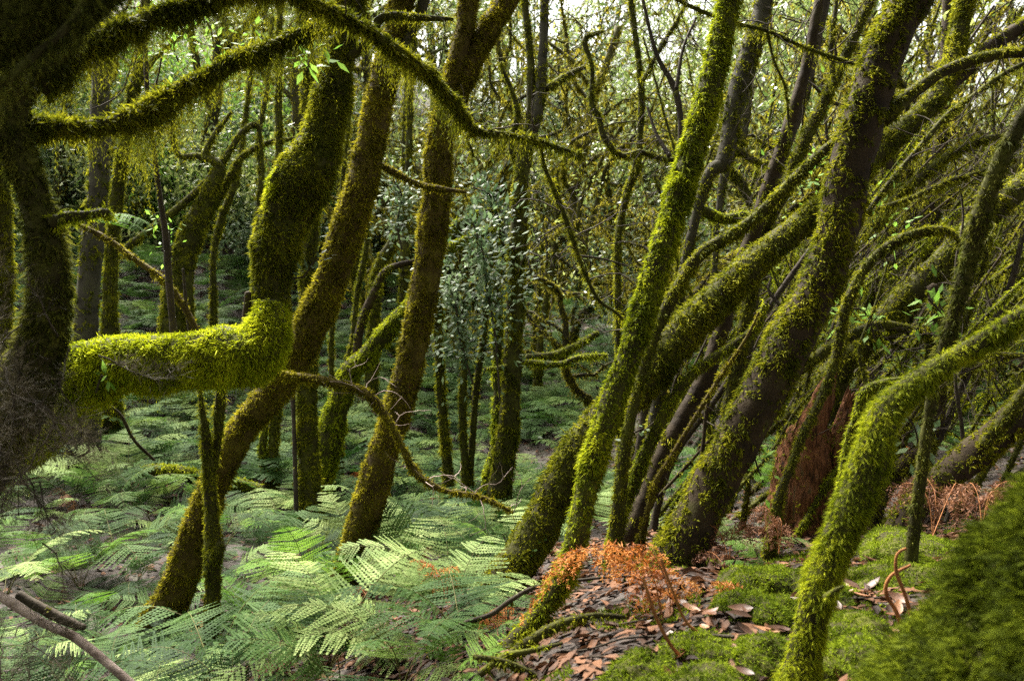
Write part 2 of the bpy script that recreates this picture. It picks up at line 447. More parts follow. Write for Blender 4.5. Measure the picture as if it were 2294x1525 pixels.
STYLE = {  # moss material, bark material, blades per m2, blade length, width, cover, droop
    'fresh': ('moss_fresh', 'bark_moss', 42000, 0.024, 0.0036, 0.6, 0.4),
    'lime_lit': ('moss_lime_lit', 'bark_moss', 46000, 0.026, 0.0036, 0.7, 0.4),
    'shaggy': ('moss_fresh', 'bark_moss', 90000, 0.021, 0.0022, 0.75, 0.5),
    'olive': ('moss_olive', 'bark_moss', 32000, 0.024, 0.004, 0.5, 0.35),
    'gold': ('moss_gold', 'bark_gold', 36000, 0.021, 0.004, 0.45, 0.25),
    'dark': ('moss_dark', 'bark_moss', 34000, 0.023, 0.0036, 0.5, 0.4),
    'brown': ('moss_olive', 'bark_brown', 20000, 0.022, 0.0045, -0.05, 0.35),
    'grey': ('moss_olive', 'bark_grey', 20000, 0.022, 0.0045, 0.2, 0.35),
    'bare': ('moss_dark', 'twig', 3000, 0.02, 0.006, -0.2, 0.4),
}
def wood_part(name, C, style, root, off, seed, hang=None, lump=0.12, top=0.15, cover=None, mid=0, dens=1.0, bark=None, seg=None, fur=1.0):
    mk, bk, dn, L, Wd, cv, dr = STYLE[style]
    if cover is not None: cv = cover
    C = C.copy(); C[:, 3] = np.maximum(C[:, 3] * 0.74, C[:, 3] - L * 1.0 * min(1.0, max(0.0, cv + 0.4)))   # the traced width includes the moss
    rm = C[:, 3].mean()
    dist = np.linalg.norm(C[:, :3].mean(0) - np.array([0, 0, CAMZ]))
    step = float(np.clip(rm * 0.3, 0.014, 0.07))
    S = spline(C, step)
    sg = seg or int(np.clip(rm * F * 0.45 / dist / 1.6, 7, 26))
    V, Fq, cap = tube(S, sg, lump, 0.09, seed)
    mb = MB(); mb.add(V, Fq)
    mb.v[0] = np.asarray(V, np.float32)
    if cap is not None: mb.f.append(cap.astype(np.int64))
    o = mb.build(name, M[bark or bk], root, True, off)
    ms = MB()
    far = max(1.0, dist / 5.0)
    sc = 1.25 * min(1.0, max(0.85, rm / 0.05)) * fur
    moss_coat(ms, V, Fq, dens * dn / far ** 1.6, L * far ** 0.5 * sc, Wd * far ** 0.8 * min(1.4, sc), cv, dr, top, seed, 7.0 / far ** 0.5)
    if hang:
        hanging(ms, V, Fq, hang[0] / far ** 1.2, hang[1], Wd * 0.8 * far ** 0.6, hang[2] if len(hang) > 2 else 0.05, seed, 0.012 * far ** 0.7, hang[3] if len(hang) > 3 else 0.0)
    if ms.n:
        ms.build('moss', M[mk], o, False, off)
    return o, S

def twig_spray(C, root, off, n, L, seed, mat='twig'):
    rg = np.random.default_rng(seed); mb = MB()
    for k in range(n):
        i = rg.integers(len(C) // 4, len(C)); p = C[i, :3].copy(); d = unit(rg.normal(size=3) + np.array([0, 0, 0.2])); r = 0.0035
        rows = [[*p, r]]
        for j in range(7):
            d = unit(d + rg.normal(0, 0.28, 3)); p = p + d * L * rg.uniform(0.6, 1.2) / 7; rows.append([*p, r * (1 - 0.12 * j)])
            if j in (2, 4) and rg.random() < 0.8:
                e = unit(d + rg.normal(0, 0.7, 3)); q = p.copy(); sub = [[*q, 0.0022]]
                for m in range(4):
                    e = unit(e + rg.normal(0, 0.3, 3)); q = q + e * L * 0.09; sub.append([*q, 0.0022 - 0.0004 * m])
                v, f, c = tube(np.array(sub), 3, 0, 0); mb.add(v, f)
        v, f, c = tube(np.array(rows), 4, 0, 0); mb.add(v, f)
    return mb.build('twig_spray', M[mat], root, True, off)

def leaf_cloud(mb, centres, rad, n, size, flat=0.75, seed=0, aspect=0.42):
    """n leaves spread round each centre, hung a little towards the ground"""
    centres = np.atleast_2d(centres)
    c = np.repeat(centres, n, 0)
    r = np.repeat(np.broadcast_to(rad, (len(centres),)), n)
    P = c + rnd_dir(len(c)) * (r * rng.random(len(c)) ** 0.45)[:, None] * np.array([1, 1, flat])
    D = unit(unit(P - c) * 0.7 + rnd_dir(len(P)) * 0.8 + np.array([0, 0, -0.15]))
    up = unit(np.array([0, 0, 1.0]) + rnd_dir(len(P)) * 0.7)
    S = unit(np.cross(D, up))
    ln = size * (0.6 + 0.7 * rng.random(len(P)))
    mb.add(*kites(P, D, S, ln, ln * aspect, None))

def mossy_tree(name, label, parts, cat='tree', group=None, crown=None, sink=0.25):
    """parts: (part name, pixel rows, D0, D1, style, extra keywords); the first is the trunk and is sunk into the soil"""
    first = px_path(parts[0][1], parts[0][2], parts[0][3])
    base = first[0, :3].copy()
    root = empty(name, base)
    tag(root, label, cat, group)
    ends = []
    for k, (pn, rows, D0, D1, st, kw) in enumerate(parts):
        C = px_path(rows, D0, D1)
        kw = dict(kw)
        if k == 0 and sink:
            d = unit(C[0, :3] - C[1, :3]); d = unit(d * 0.7 + np.array([0, 0, -1.0]))
            s = 0.15
            while s < 3.0 and (C[0, 2] + d[2] * s) > gz(C[0, 0] + d[0] * s, C[0, 1] + d[1] * s) - 0.12: s += 0.1
            C = np.vstack([[*(C[0, :3] + d * s), C[0, 3] * 1.6], C])
            C[1, 3] *= 1.12
        tw = kw.pop('twigs', None)
        o, S = wood_part(pn, C, st, root, base, 31 * k + len(label), **kw)
        if tw: twig_spray(S, root, base, tw[0], tw[1], 7 * k + len(label), tw[2] if len(tw) > 2 else 'twig')
        ends.append((C, o))
    if crown is not None:  # unseen crowns above the frame, placed to shut out sky light overhead
        mb = MB()
        cs = []
        for (cx, cy, cz, cr, cn) in crown:
            leaf_cloud(mb, np.array([cx, cy, cz]) + rnd_dir(cn) * (cr * rng.random(cn) ** 0.4)[:, None] * np.array([1, 1, 0.5]), 0.5, 70, 0.13)
        mb.build('crown', M['leaf'], root, False, base)
    return root

# ------------------------------------------------------------------ the traced trees: x, y, half width in photograph pixels
T_, L_ = 'trunk', 'limb'
H1 = dict(hang=(900, 0.06))
# left dark tree with the long bearded boughs
t = mossy_tree('mossy_tree', "dark crooked mossy tree at the left edge carrying long bearded boughs", [
    (T_, [(-260, 1330, 95), (-130, 1130, 90), (-30, 1000, 85), (45, 890, 76), (85, 790, 64), (108, 690, 56), (110, 600, 52), (100, 520, 50), (72, 430, 46), (48, 350, 46), (20, 280, 48), (40, 190, 55), (110, 120, 55), (150, 40, 60), (200, -90, 60)], 2.9, 2.7, 'dark', dict(hang=(1500, 0.05), cover=0.8)),
    (L_, [(-120, 265, 38), (0, 278, 38), (100, 286, 34), (190, 284, 27), (260, 274, 25), (330, 250, 25), (420, 195, 24), (520, 142, 21), (620, 98, 18), (700, 66, 14), (768, 40, 7)], 2.7, 3.5, 'olive', dict(hang=(11000, 0.23, 0.3, 0.14), cover=0.9, top=0.2, dens=1.8, fur=1.6, lump=0.3)),
    (L_, [(90, 190, 45), (150, 140, 38), (200, 104, 27), (300, 55, 23), (420, 15, 20), (540, -14, 16), (640, -18, 14), (700, 8, 13), (770, 42, 13), (830, 72, 13), (900, 122, 14), (950, 158, 13), (985, 192, 13), (1030, 250, 12), (1065, 292, 9), (1150, 302, 6), (1230, 322, 5), (1304, 349, 3)], 2.75, 3.9, 'olive', dict(twigs=(9, 0.35), hang=(9000, 0.18, 0.3, 0.14), cover=0.9, top=0.2, dens=1.8, fur=1.6, lump=0.3)),
    (L_, [(1208, 318, 5), (1222, 380, 6), (1248, 440, 7), (1278, 520, 7), (1305, 600, 6), (1340, 670, 5), (1380, 700, 4), (1420, 740, 3)], 3.85, 4.0, 'olive', dict(twigs=(14, 0.4), hang=(3500, 0.09, 0.9))),
    (L_, [(1064, 294, 6), (1046, 312, 5), (1054, 330, 5), (1062, 352, 3)], 3.7, 3.7, 'olive', {}),
    (L_, [(1290, 572, 4), (1350, 580, 3), (1420, 600, 2)], 3.95, 4.0, 'bare', {}),
    (L_, [(115, 500, 22), (150, 486, 18), (200, 482, 14), (238, 476, 14), (246, 490, 10)], 2.75, 2.9, 'fresh', dict(hang=(3000, 0.05, 0.3))),
], crown=[(-2.8, 2.6, 5.0, 2.0, 70), (-0.6, 0.6, 5.6, 2.0, 60)])
t_over = mossy_tree('mossy_branch', "thick black mossy branch overhanging the top left corner with beaded lichen strands", [
    (L_, [(-260, 210, 60), (-110, 120, 85), (0, 50, 110), (110, -10, 110), (230, -90, 90), (400, -210, 60)], 1.55, 1.75, 'dark', dict(hang=(4200, 0.11, 0.5), cover=0.6, dens=1.4)),
    (L_, [(-100, 235, 20), (0, 190, 16), (70, 130, 14), (150, 60, 12), (200, -20, 10)], 1.5, 1.6, 'dark', dict(hang=(5200, 0.08, 0.8), cover=0.6))], 'branch', sink=0)
# log tree
mossy_tree('mossy_tree', "bent tree whose trunk lies as a bright green mossy log and then rises", [
    ('trunk', [(-160, 1010, 95), (-20, 960, 122), (90, 895, 112), (180, 846, 93), (260, 818, 81), (350, 812, 76), (440, 806, 76), (510, 800, 81), (560, 792, 76), (592, 760, 66), (604, 715, 54), (608, 680, 41)], 4.1, 4.3, 'lime_lit', dict(hang=(2600, 0.11), dens=1.5, top=0.35, cover=0.65, lump=0.26)),
    ('trunk', [(560, 850, 30), (584, 800, 54), (598, 735, 55), (604, 670, 53), (609, 610, 53), (618, 545, 57), (640, 480, 62), (672, 420, 68), (705, 360, 64), (730, 270, 50), (748, 180, 45), (766, 90, 40), (782, 0, 38), (800, -150, 36)], 4.3, 4.6, 'olive', dict(hang=(700, 0.08), dens=1.3, cover=0.45, lump=0.2)),  # olive, darker than the log's moss: backlit shade put into the colour
    ('burl', [(606, 470, 22), (618, 440, 30), (622, 408, 30), (640, 376, 24), (668, 345, 18)], 4.38, 4.42, 'lime_lit', dict(dens=1.5)),
    (L_, [(780, 130, 14), (830, 90, 14), (850, 45, 14), (880, 35, 13), (940, 40, 11), (1015, 43, 5)], 4.5, 4.5, 'olive', dict(hang=(5000, 0.06, 0.2))),
    ('stub', [(548, 770, 16), (552, 720, 14), (556, 655, 11)], 4.35, 4.3, 'brown', {}),
], crown=[(-1.0, 3.6, 5.6, 2.0, 70)], sink=0)
# golden tree with the slanting foot
mossy_tree('mossy_tree', "golden mossy tree with a slanting foot, crossing behind the mossy log", [
    (T_, [(318, 1520, 60), (360, 1400, 52), (408, 1280, 44), (450, 1160, 38), (500, 1040, 38), (552, 950, 38), (612, 880, 40), (662, 800, 42), (705, 715, 44), (748, 605, 45), (790, 480, 42), (828, 340, 38), (855, 200, 36), (880, 80, 33), (902, 0, 33), (930, -140, 32)], 5.2, 5.4, 'gold', dict(hang=(500, 0.05), cover=0.45)),
    (L_, [(632, 838, 13), (700, 848, 14), (770, 862, 13), (825, 884, 13), (860, 925, 12), (888, 972, 10), (930, 1055, 10), (985, 1095, 9), (1040, 1106, 8), (1090, 1118, 7), (1150, 1148, 3)], 5.1, 4.9, 'gold', dict(twigs=(16, 0.35, 'twig_pale'), fur=1.3, lump=0.25, hang=(1800, 0.05, 0.2), cover=0.65, top=0.4)),
    (L_, [(838, 362, 11), (880, 384, 10), (930, 410, 9), (990, 424, 8), (1044, 430, 4)], 5.4, 5.5, 'gold', dict(hang=(2200, 0.05, 0.2), cover=0.6)),
    (L_, [(872, 170, 12), (910, 90, 15), (945, 20, 16), (970, -80, 14)], 5.35, 5.4, 'grey', {}),
])
mossy_tree('mossy_sapling', "upright mossy snag with two broken prongs standing in the ferns", [
    (T_, [(472, 1500, 22), (474, 1400, 22), (477, 1260, 24), (474, 1150, 21), (468, 1060, 18), (462, 980, 14), (452, 910, 9), (446, 858, 4)], 5.0, 5.0, 'olive', dict(hang=(500, 0.05), cover=0.8)),
    (L_, [(478, 1050, 14), (488, 970, 15), (492, 910, 16), (496, 862, 15)], 5.05, 5.05, 'olive', dict(cover=0.8)),
    ('burl', [(470, 1260, 14), (484, 1240, 22), (494, 1215, 12)], 4.96, 4.96, 'olive', dict(cover=0.8))])
# central forked golden tree
mossy_tree('mossy_tree', "straight golden mossy tree in the middle that forks near the top", [
    (T_, [(762, 1345, 52), (790, 1255, 43), (825, 1130, 41), (862, 1010, 39), (898, 890, 37), (928, 770, 36), (950, 650, 36), (966, 540, 37), (978, 440, 36), (984, 340, 35), (1000, 240, 31), (1022, 150, 28), (1042, 60, 27), (1060, -80, 26)], 5.8, 6.0, 'gold', dict(hang=(400, 0.05), cover=0.45)),
    (L_, [(990, 300, 26), (1022, 215, 32), (1062, 125, 32), (1105, 50, 31), (1145, -20, 31), (1190, -130, 29)], 5.95, 6.1, 'gold', dict(hang=(1200, 0.06), cover=0.6))], crown=[(0.6, 3.9, 5.9, 2.0, 70)])
# trees close behind those
mossy_tree('mossy_tree', "greenish trunk standing upright behind the bend of the golden trunk", [
    (T_, [(698, 1222, 40), (694, 1130, 33), (690, 1000, 28), (688, 860, 27), (690, 700, 26), (694, 540, 24), (700, 380, 22), (690, 200, 20), (680, 20, 18), (680, -80, 17)], 7.4, 7.6, 'olive', dict(cover=0.35)),
    (L_, [(664, 1150, 8), (660, 1000, 7), (655, 850, 7), (650, 700, 6), (640, 500, 5)], 7.3, 7.5, 'bare', dict(cover=0.4))])
mossy_tree('mossy_tree', "short mossy double stem in the ferns left of the greenish trunk", [
    (T_, [(610, 1110, 20), (612, 1010, 17), (618, 900, 16), (616, 760, 14), (622, 560, 13), (626, 360, 12), (624, 160, 10), (630, -40, 9)], 8.8, 9.0, 'olive', dict(hang=(600, 0.1))),
    (L_, [(594, 1060, 12), (588, 1000, 12), (600, 920, 9), (612, 860, 8)], 8.8, 8.8, 'fresh', {})])
mossy_tree('mossy_tree', "plain grey upright trunk at the left with hardly any moss", [
    (T_, [(190, 790, 27), (198, 660, 26), (210, 520, 25), (222, 380, 24), (226, 230, 23), (228, 90, 22), (230, -60, 21)], 8.6, 8.8, 'grey', dict(cover=-0.1))])
mossy_tree('mossy_tree', "mossy stem leaning right just behind the plain grey trunk", [
    (T_, [(246, 700, 18), (250, 580, 17), (262, 440, 17), (280, 320, 16), (300, 200, 15), (318, 100, 14), (330, -40, 12)], 9.6, 9.8, 'olive', dict(cover=0.35)),
    (L_, [(300, 200, 9), (340, 140, 9), (390, 90, 8), (430, 60, 7), (470, 20, 5)], 9.7, 10.0, 'olive', {})])
mossy_tree('mossy_tree', "mossy trunk cut by the left edge of the picture behind the dark tree", [
    (T_, [(-90, 1000, 26), (-10, 860, 26), (4, 740, 26), (8, 620, 26), (4, 480, 28), (-10, 340, 26), (-30, 150, 24)], 4.3, 4.3, 'olive', dict(hang=(1200, 0.07)))], sink=1.2)
mossy_tree('dead_sapling', "thin black leafless stem rising left of the log tree", [
    (T_, [(393, 790, 10), (380, 640, 10), (370, 520, 9), (355, 420, 8), (344, 330, 8), (332, 230, 7), (326, 120, 7), (320, 0, 6), (318, -60, 6)], 4.3, 4.1, 'bare', {}),
    (L_, [(332, 240, 4), (352, 180, 3), (362, 130, 3)], 4.16, 4.12, 'bare', {}),
    (L_, [(316, 60, 3), (300, 120, 2.5), (276, 200, 2.5), (240, 230, 2), (190, 250, 1.5)], 4.15, 4.05, 'bare', {})], 'sapling', sink=0)
mossy_tree('fallen_branch', "slanting mossy pole leaning down to the right behind the thin black stem", [
    (L_, [(182, 506, 7), (240, 535, 8), (300, 580, 9), (360, 622, 10), (400, 668, 10), (430, 720, 10), (450, 770, 9)], 4.9, 4.9, 'gold', dict(cover=0.4)),
    ('stub', [(428, 770, 5), (418, 690, 5), (410, 602, 3)], 4.9, 4.9, 'bare', {})], 'branch', sink=0)
# twisted dark tree in the left thicket
mossy_tree('mossy_tree', "big twisted tree with antler shaped boughs in the dark left thicket", [
    (T_, [(400, 650, 33), (412, 580, 30), (432, 520, 28), (455, 460, 25), (478, 410, 21), (492, 380, 17), (478, 360, 13), (440, 350, 11), (405, 350, 9), (388, 320, 7), (384, 270, 5)], 11.5, 11.5, 'olive', dict(hang=(500, 0.12), cover=0.4)),
    (L_, [(455, 352, 8), (470, 320, 8), (492, 285, 7), (520, 250, 5)], 11.5, 11.6, 'olive', {}),
    (L_, [(284, 555, 11), (340, 512, 11), (400, 465, 11), (450, 420, 11), (500, 360, 9), (540, 300, 9), (575, 280, 8), (585, 330, 5), (590, 400, 5)], 11.3, 11.8, 'olive', dict(hang=(600, 0.12))),
    (L_, [(440, 520, 17), (480, 450, 16), (520, 390, 12), (545, 350, 9), (600, 320, 7), (660, 310, 5)], 11.6, 11.9, 'olive', dict(hang=(600, 0.15)))])
for rows, D, lab in [
    ([(478, 660, 9), (480, 560, 9), (500, 480, 11), (530, 400, 10), (545, 300, 8), (560, 180, 7), (570, 60, 6)], 12.0, "slim dark trunk just right of the twisted tree's foot"),
    ([(575, 560, 10), (582, 460, 10), (585, 380, 9), (580, 300, 8), (600, 190, 7), (610, 40, 6)], 12.5, "slim mossy trunk left of the burl on the log tree"),
    ([(770, 870, 9), (790, 760, 9), (800, 660, 8), (820, 560, 8), (826, 480, 7), (850, 380, 6)], 9.5, "thin dark stem between the two golden trunks, left of its twin"),
    ([(745, 900, 8), (742, 780, 8), (750, 640, 7), (760, 500, 7), (770, 380, 6), (790, 200, 5)], 9.2, "thin dark stem hugging the right side of the slanting golden trunk"),
    ([(838, 700, 13), (850, 600, 15), (880, 540, 14), (905, 480, 12), (915, 360, 10), (920, 200, 9), (930, 40, 8)], 12.0, "dark arching stem behind the gap between the two golden trunks"),
    ([(905, 640, 11), (908, 540, 11), (912, 440, 10), (906, 330, 9), (912, 180, 8), (915, 20, 7)], 13.0, "upright dim trunk right behind the gap left of the forked tree")]:
    mossy_tree('mossy_tree', lab, [(T_, rows, D, D + 0.2, 'olive', dict(cover=0.3))])
mossy_tree('mossy_tree', "bright green bough rising to the right behind the forked golden tree", [
    (T_, [(772, 862, 26), (820, 800, 25), (865, 745, 24), (915, 690, 22), (955, 620, 18), (990, 560, 20), (1010, 525, 24), (1035, 500, 16), (1075, 478, 10), (1120, 470, 6)], 8.6, 8.2, 'fresh', dict(hang=(500, 0.08), top=0.5, cover=0.3)),
    (L_, [(985, 580, 16), (1010, 556, 15), (1050, 535, 11), (1095, 520, 7), (1130, 500, 4)], 8.2, 8.0, 'fresh', dict(top=0.5)),
    (L_, [(800, 830, 13), (806, 740, 12), (836, 660, 11), (866, 606, 10), (930, 585, 8)], 8.7, 8.9, 'brown', {})], sink=0.1)
# central dark clump
mossy_tree('mossy_tree', "tall dark trunk in the middle distance forking into two smooth stems", [
    (T_, [(1112, 1195, 40), (1122, 1090, 30), (1138, 960, 27), (1148, 820, 24), (1154, 680, 23), (1160, 540, 22), (1166, 420, 21), (1174, 340, 19), (1185, 280, 13), (1190, 200, 13), (1186, 110, 12), (1178, 30, 11), (1172, -60, 11)], 8.6, 8.8, 'olive', dict(cover=0.15)),
    (L_, [(1172, 350, 15), (1192, 300, 15), (1206, 240, 14), (1214, 160, 13), (1218, 80, 12), (1222, -60, 12)], 8.7, 8.7, 'grey', dict(cover=0.0)),
    (L_, [(1160, 370, 10), (1146, 330, 10), (1152, 290, 10), (1160, 250, 9), (1145, 200, 6), (1128, 160, 5), (1122, 140, 4)], 8.8, 8.7, 'olive', {}),
    (L_, [(1224, 200, 9), (1260, 175, 9), (1310, 150, 7)], 8.7, 9.0, 'olive', {})])
mossy_tree('mossy_tree', "dark leaning trunk joined low to the tall forked middle trunk", [
    (T_, [(1080, 1190, 28), (1100, 1080, 24), (1120, 980, 20), (1118, 880, 16), (1115, 760, 15), (1112, 640, 13), (1105, 500, 11)], 8.8, 9.2, 'fresh', dict(cover=0.1))])
mossy_tree('mossy_tree', "slim dark curving trunk left of the twin stems in the middle distance", [
    (T_, [(1008, 1130, 16), (1002, 1040, 15), (992, 930, 14), (984, 800, 13), (980, 680, 12), (975, 560, 11), (985, 420, 10), (990, 300, 9)], 8.9, 9.1, 'olive', dict(cover=0.35))])
mossy_tree('mossy_tree', "twin slender dark stems joined at the foot left of the tall dark trunk", [
    (T_, [(1044, 1160, 15), (1042, 1050, 12), (1036, 930, 11), (1040, 800, 11), (1034, 720, 11), (1045, 660, 11), (1070, 630, 10), (1110, 612, 7)], 8.8, 8.6, 'olive', dict(cover=0.3)),
    (L_, [(1050, 1130, 11), (1060, 960, 10), (1068, 860, 10), (1082, 760, 10), (1088, 680, 11), (1098, 620, 9), (1100, 540, 7)], 8.8, 9.0, 'olive', dict(cover=0.3))])
mossy_tree('fallen_branch', "wavy green branch running level right of the tall dark trunk", [
    (L_, [(1085, 828, 5), (1130, 822, 7), (1180, 812, 9), (1250, 816, 9), (1300, 800, 8), (1360, 796, 5)], 8.5, 8.9, 'fresh', dict(hang=(900, 0.07))),
    (L_, [(1180, 800, 12), (1240, 795, 12), (1290, 775, 11), (1340, 745, 9)], 10.5, 11.0, 'fresh', {})], 'branch', sink=0)
for rows, D, lab in [
    ([(1208, 790, 9), (1222, 680, 9), (1238, 590, 8), (1248, 500, 8), (1250, 380, 7)], 14.0, "slim dim trunk on the fern slope, nearest right of the tall dark trunk"),
    ([(1196, 790, 7), (1205, 680, 7), (1215, 590, 7), (1220, 500, 6)], 15.0, "thinnest dim trunk on the fern slope beside the tall dark trunk"),
    ([(1275, 755, 5), (1290, 680, 5), (1306, 620, 5), (1320, 520, 5)], 19.0, "short thin stem on the far fern slope")]:
    mossy_tree('mossy_tree', lab, [(T_, rows, D, D + 0.2, 'olive', dict(cover=0.2))])
# right hand trees
mossy_tree('mossy_tree', "bright shaggy moss trunk curving up steeply, frontmost of the right hand pair", [
    (T_, [(1085, 1512, 24), (1140, 1450, 27), (1195, 1390, 28), (1240, 1330, 30), (1275, 1260, 34), (1300, 1170, 35), (1318, 1080, 36), (1345, 980, 38), (1378, 880, 38), (1412, 790, 38), (1442, 700, 37), (1475, 590, 37), (1508, 480, 37), (1545, 360, 37), (1580, 240, 36), (1606, 140, 34), (1630, 20, 31), (1655, -110, 30)], 3.2, 3.9, 'fresh', dict(hang=(1500, 0.07), cover=0.75, dens=1.35))], crown=[(1.2, 1.6, 5.6, 2.0, 70)])
mossy_tree('mossy_tree', "thick pale green trunk slanting far to the right behind the steep bright one", [
    (T_, [(1090, 1345, 40), (1140, 1285, 56), (1190, 1215, 56), (1236, 1120, 50), (1290, 1015, 48), (1350, 940, 48), (1430, 865, 52), (1510, 765, 50), (1590, 685, 45), (1690, 590, 40), (1790, 505, 37), (1870, 435, 34), (1940, 370, 32), (2010, 300, 32), (2085, 235, 31), (2125, 165, 28), (2148, 80, 26), (2170, -60, 25)], 4.5, 5.8, 'olive', dict(hang=(500, 0.06), top=0.45, cover=0.55, dens=1.2)),
    (L_, [(2100, 220, 20), (2160, 160, 20), (2220, 105, 20), (2300, 55, 19), (2400, 10, 18)], 5.6, 5.8, 'brown', dict(top=0.4))])
mossy_tree('mossy_tree', "biggest dark leaning trunk at the right with a bright mossy foot", [
    (T_, [(1500, 1285, 62), (1535, 1215, 60), (1588, 1110, 54), (1645, 1000, 54), (1708, 880, 54), (1770, 765, 53), (1826, 660, 51), (1866, 560, 50), (1892, 460, 50), (1914, 350, 50), (1944, 230, 49), (1986, 110, 49), (2036, 10, 50), (2090, -130, 50)], 3.95, 4.1, 'olive', dict(hang=(900, 0.05), cover=0.0, top=0.9, bark='bark_brown')),
    (L_, [(1980, 270, 20), (2040, 212, 20), (2120, 158, 18), (2210, 128, 16), (2300, 118, 15), (2420, 120, 14)], 4.1, 4.2, 'olive', dict(top=0.6, cover=0.1)),
    ('root', [(1500, 1275, 50), (1475, 1300, 34), (1440, 1330, 18)], 3.9, 3.8, 'fresh', dict(cover=0.8))], crown=[(2.6, 3.4, 5.4, 2.0, 70)], sink=0.3)
mossy_tree('mossy_tree', "long thin mossy stem sweeping from lower left to behind the biggest trunk", [
    (T_, [(1400, 1010, 17), (1435, 850, 17), (1470, 740, 18), (1515, 650, 18), (1570, 570, 18), (1640, 525, 18), (1700, 480, 17), (1760, 420, 16), (1830, 352, 15), (1900, 292, 14), (1960, 230, 12)], 4.3, 4.4, 'olive', dict(top=0.5, cover=0.4, hang=(1200, 0.05)))], sink=1.2)
mossy_tree('mossy_tree', "yellow green slender stem bending right at half height between bigger trunks", [
    (T_, [(1372, 1215, 18), (1405, 1120, 18), (1440, 1030, 19), (1478, 950, 17), (1520, 875, 16), (1580, 815, 15), (1640, 775, 14), (1690, 735, 12), (1715, 680, 9)], 4.9, 4.9, 'fresh', dict(cover=0.7, hang=(700, 0.05)))])
mossy_tree('mossy_tree', "bare brown trunk leaning right close behind the yellow green slender stem", [
    (T_, [(1405, 1210, 26), (1450, 1110, 25), (1495, 1000, 24), (1545, 910, 23), (1585, 830, 22), (1615, 740, 21), (1635, 650, 20), (1680, 540, 18), (1720, 420, 17), (1760, 300, 15), (1800, 170, 14), (1830, 30, 13), (1850, -70, 12)], 5.2, 5.6, 'brown', dict(cover=-0.25))])
mossy_tree('mossy_sapling', "thin straight pole leaning right across the gap beside the biggest trunk", [
    (T_, [(1462, 1100, 8), (1500, 1030, 8), (1560, 930, 7), (1610, 850, 6), (1670, 760, 5), (1700, 700, 4)], 4.6, 4.6, 'gold', dict(cover=0.3))], 'sapling', sink=0.8)
mossy_tree('mossy_tree', "foreground tree thick with shaggy bright moss arching to the right edge", [
    (T_, [(1790, 1535, 56), (1808, 1440, 50), (1830, 1340, 47), (1858, 1260, 46), (1888, 1180, 48), (1925, 1090, 50), (1955, 1010, 50), (1975, 940, 46), (2020, 885, 40), (2080, 840, 34), (2150, 795, 29), (2230, 745, 28), (2310, 695, 26), (2420, 620, 24)], 2.3, 2.5, 'shaggy', dict(hang=(1400, 0.05), cover=0.8, dens=1.25)),
    ('stub', [(1850, 1340, 14), (1872, 1322, 9), (1890, 1312, 4)], 2.25, 2.22, 'shaggy', {})], sink=0.15)
mossy_tree('mossy_branch', "drooping mossy branch behind the shaggy foreground tree, bent like a hook", [
    (T_, [(1895, 1010, 9), (1918, 940, 12), (1930, 890, 13), (1955, 865, 13), (2000, 852, 9), (2030, 846, 4)], 3.4, 3.3, 'shaggy', dict(hang=(2500, 0.07, 0.4)))], 'branch', sink=0.9)
mossy_tree('mossy_tree', "thin mossy stem in front of the rotten stump, hooked over at its tip", [
    (T_, [(1742, 1130, 15), (1770, 1050, 14), (1800, 970, 14), (1840, 890, 14), (1872, 800, 14), (1888, 710, 14), (1920, 630, 14), (1965, 570, 14), (2030, 530, 13), (2095, 515, 12), (2135, 525, 9), (2165, 568, 5)], 4.7, 4.7, 'olive', dict(cover=0.75))], sink=0.3)
mossy_tree('mossy_tree', "grey green trunk slanting to the right edge above the stump", [
    (T_, [(1860, 860, 40), (1920, 780, 38), (1985, 712, 35), (2060, 640, 34), (2140, 560, 33), (2220, 470, 31), (2300, 410, 30), (2400, 340, 28)], 5.9, 6.2, 'olive', dict(top=0.5, cover=0.1)),
    (L_, [(1790, 830, 16), (1850, 785, 17), (1920, 745, 17), (1980, 728, 16), (2050, 742, 14), (2110, 755, 14), (2180, 790, 12), (2290, 798, 10)], 5.6, 5.9, 'olive', dict(top=0.5, hang=(1200, 0.06)))], sink=0.8)
mossy_tree('mossy_tree', "dark shaggy stem hanging down from the right edge in front of the slanting trunk", [
    (T_, [(2085, 900, 14), (2110, 800, 19), (2140, 700, 21), (2168, 590, 24), (2195, 490, 26), (2225, 400, 25), (2262, 320, 24), (2310, 235, 24), (2380, 120, 24)], 3.3, 3.0, 'dark', dict(hang=(1400, 0.06), cover=0.55))], sink=0.6)
mossy_tree('mossy_tree', "low dark trunk reaching to the right edge over the brown dead ferns", [
    (T_, [(1985, 1240, 34), (2030, 1160, 36), (2085, 1095, 36), (2150, 1045, 38), (2220, 985, 40), (2310, 905, 42), (2420, 800, 42)], 4.3, 4.5, 'brown', dict(top=0.2, cover=0.1)),
    (L_, [(2200, 1000, 18), (2250, 940, 18), (2310, 860, 16), (2400, 770, 14)], 4.3, 4.2, 'olive', {})])
mossy_tree('mossy_tree', "dark elbowed trunk rising behind the low right edge trunk", [
    (T_, [(1955, 1150, 24), (1985, 1085, 24), (2030, 1035, 22), (2075, 1000, 21), (2098, 940, 20), (2106, 860, 18), (2100, 760, 17), (2090, 640, 16)], 5.4, 5.8, 'brown', dict(top=0.3, cover=0.1))])
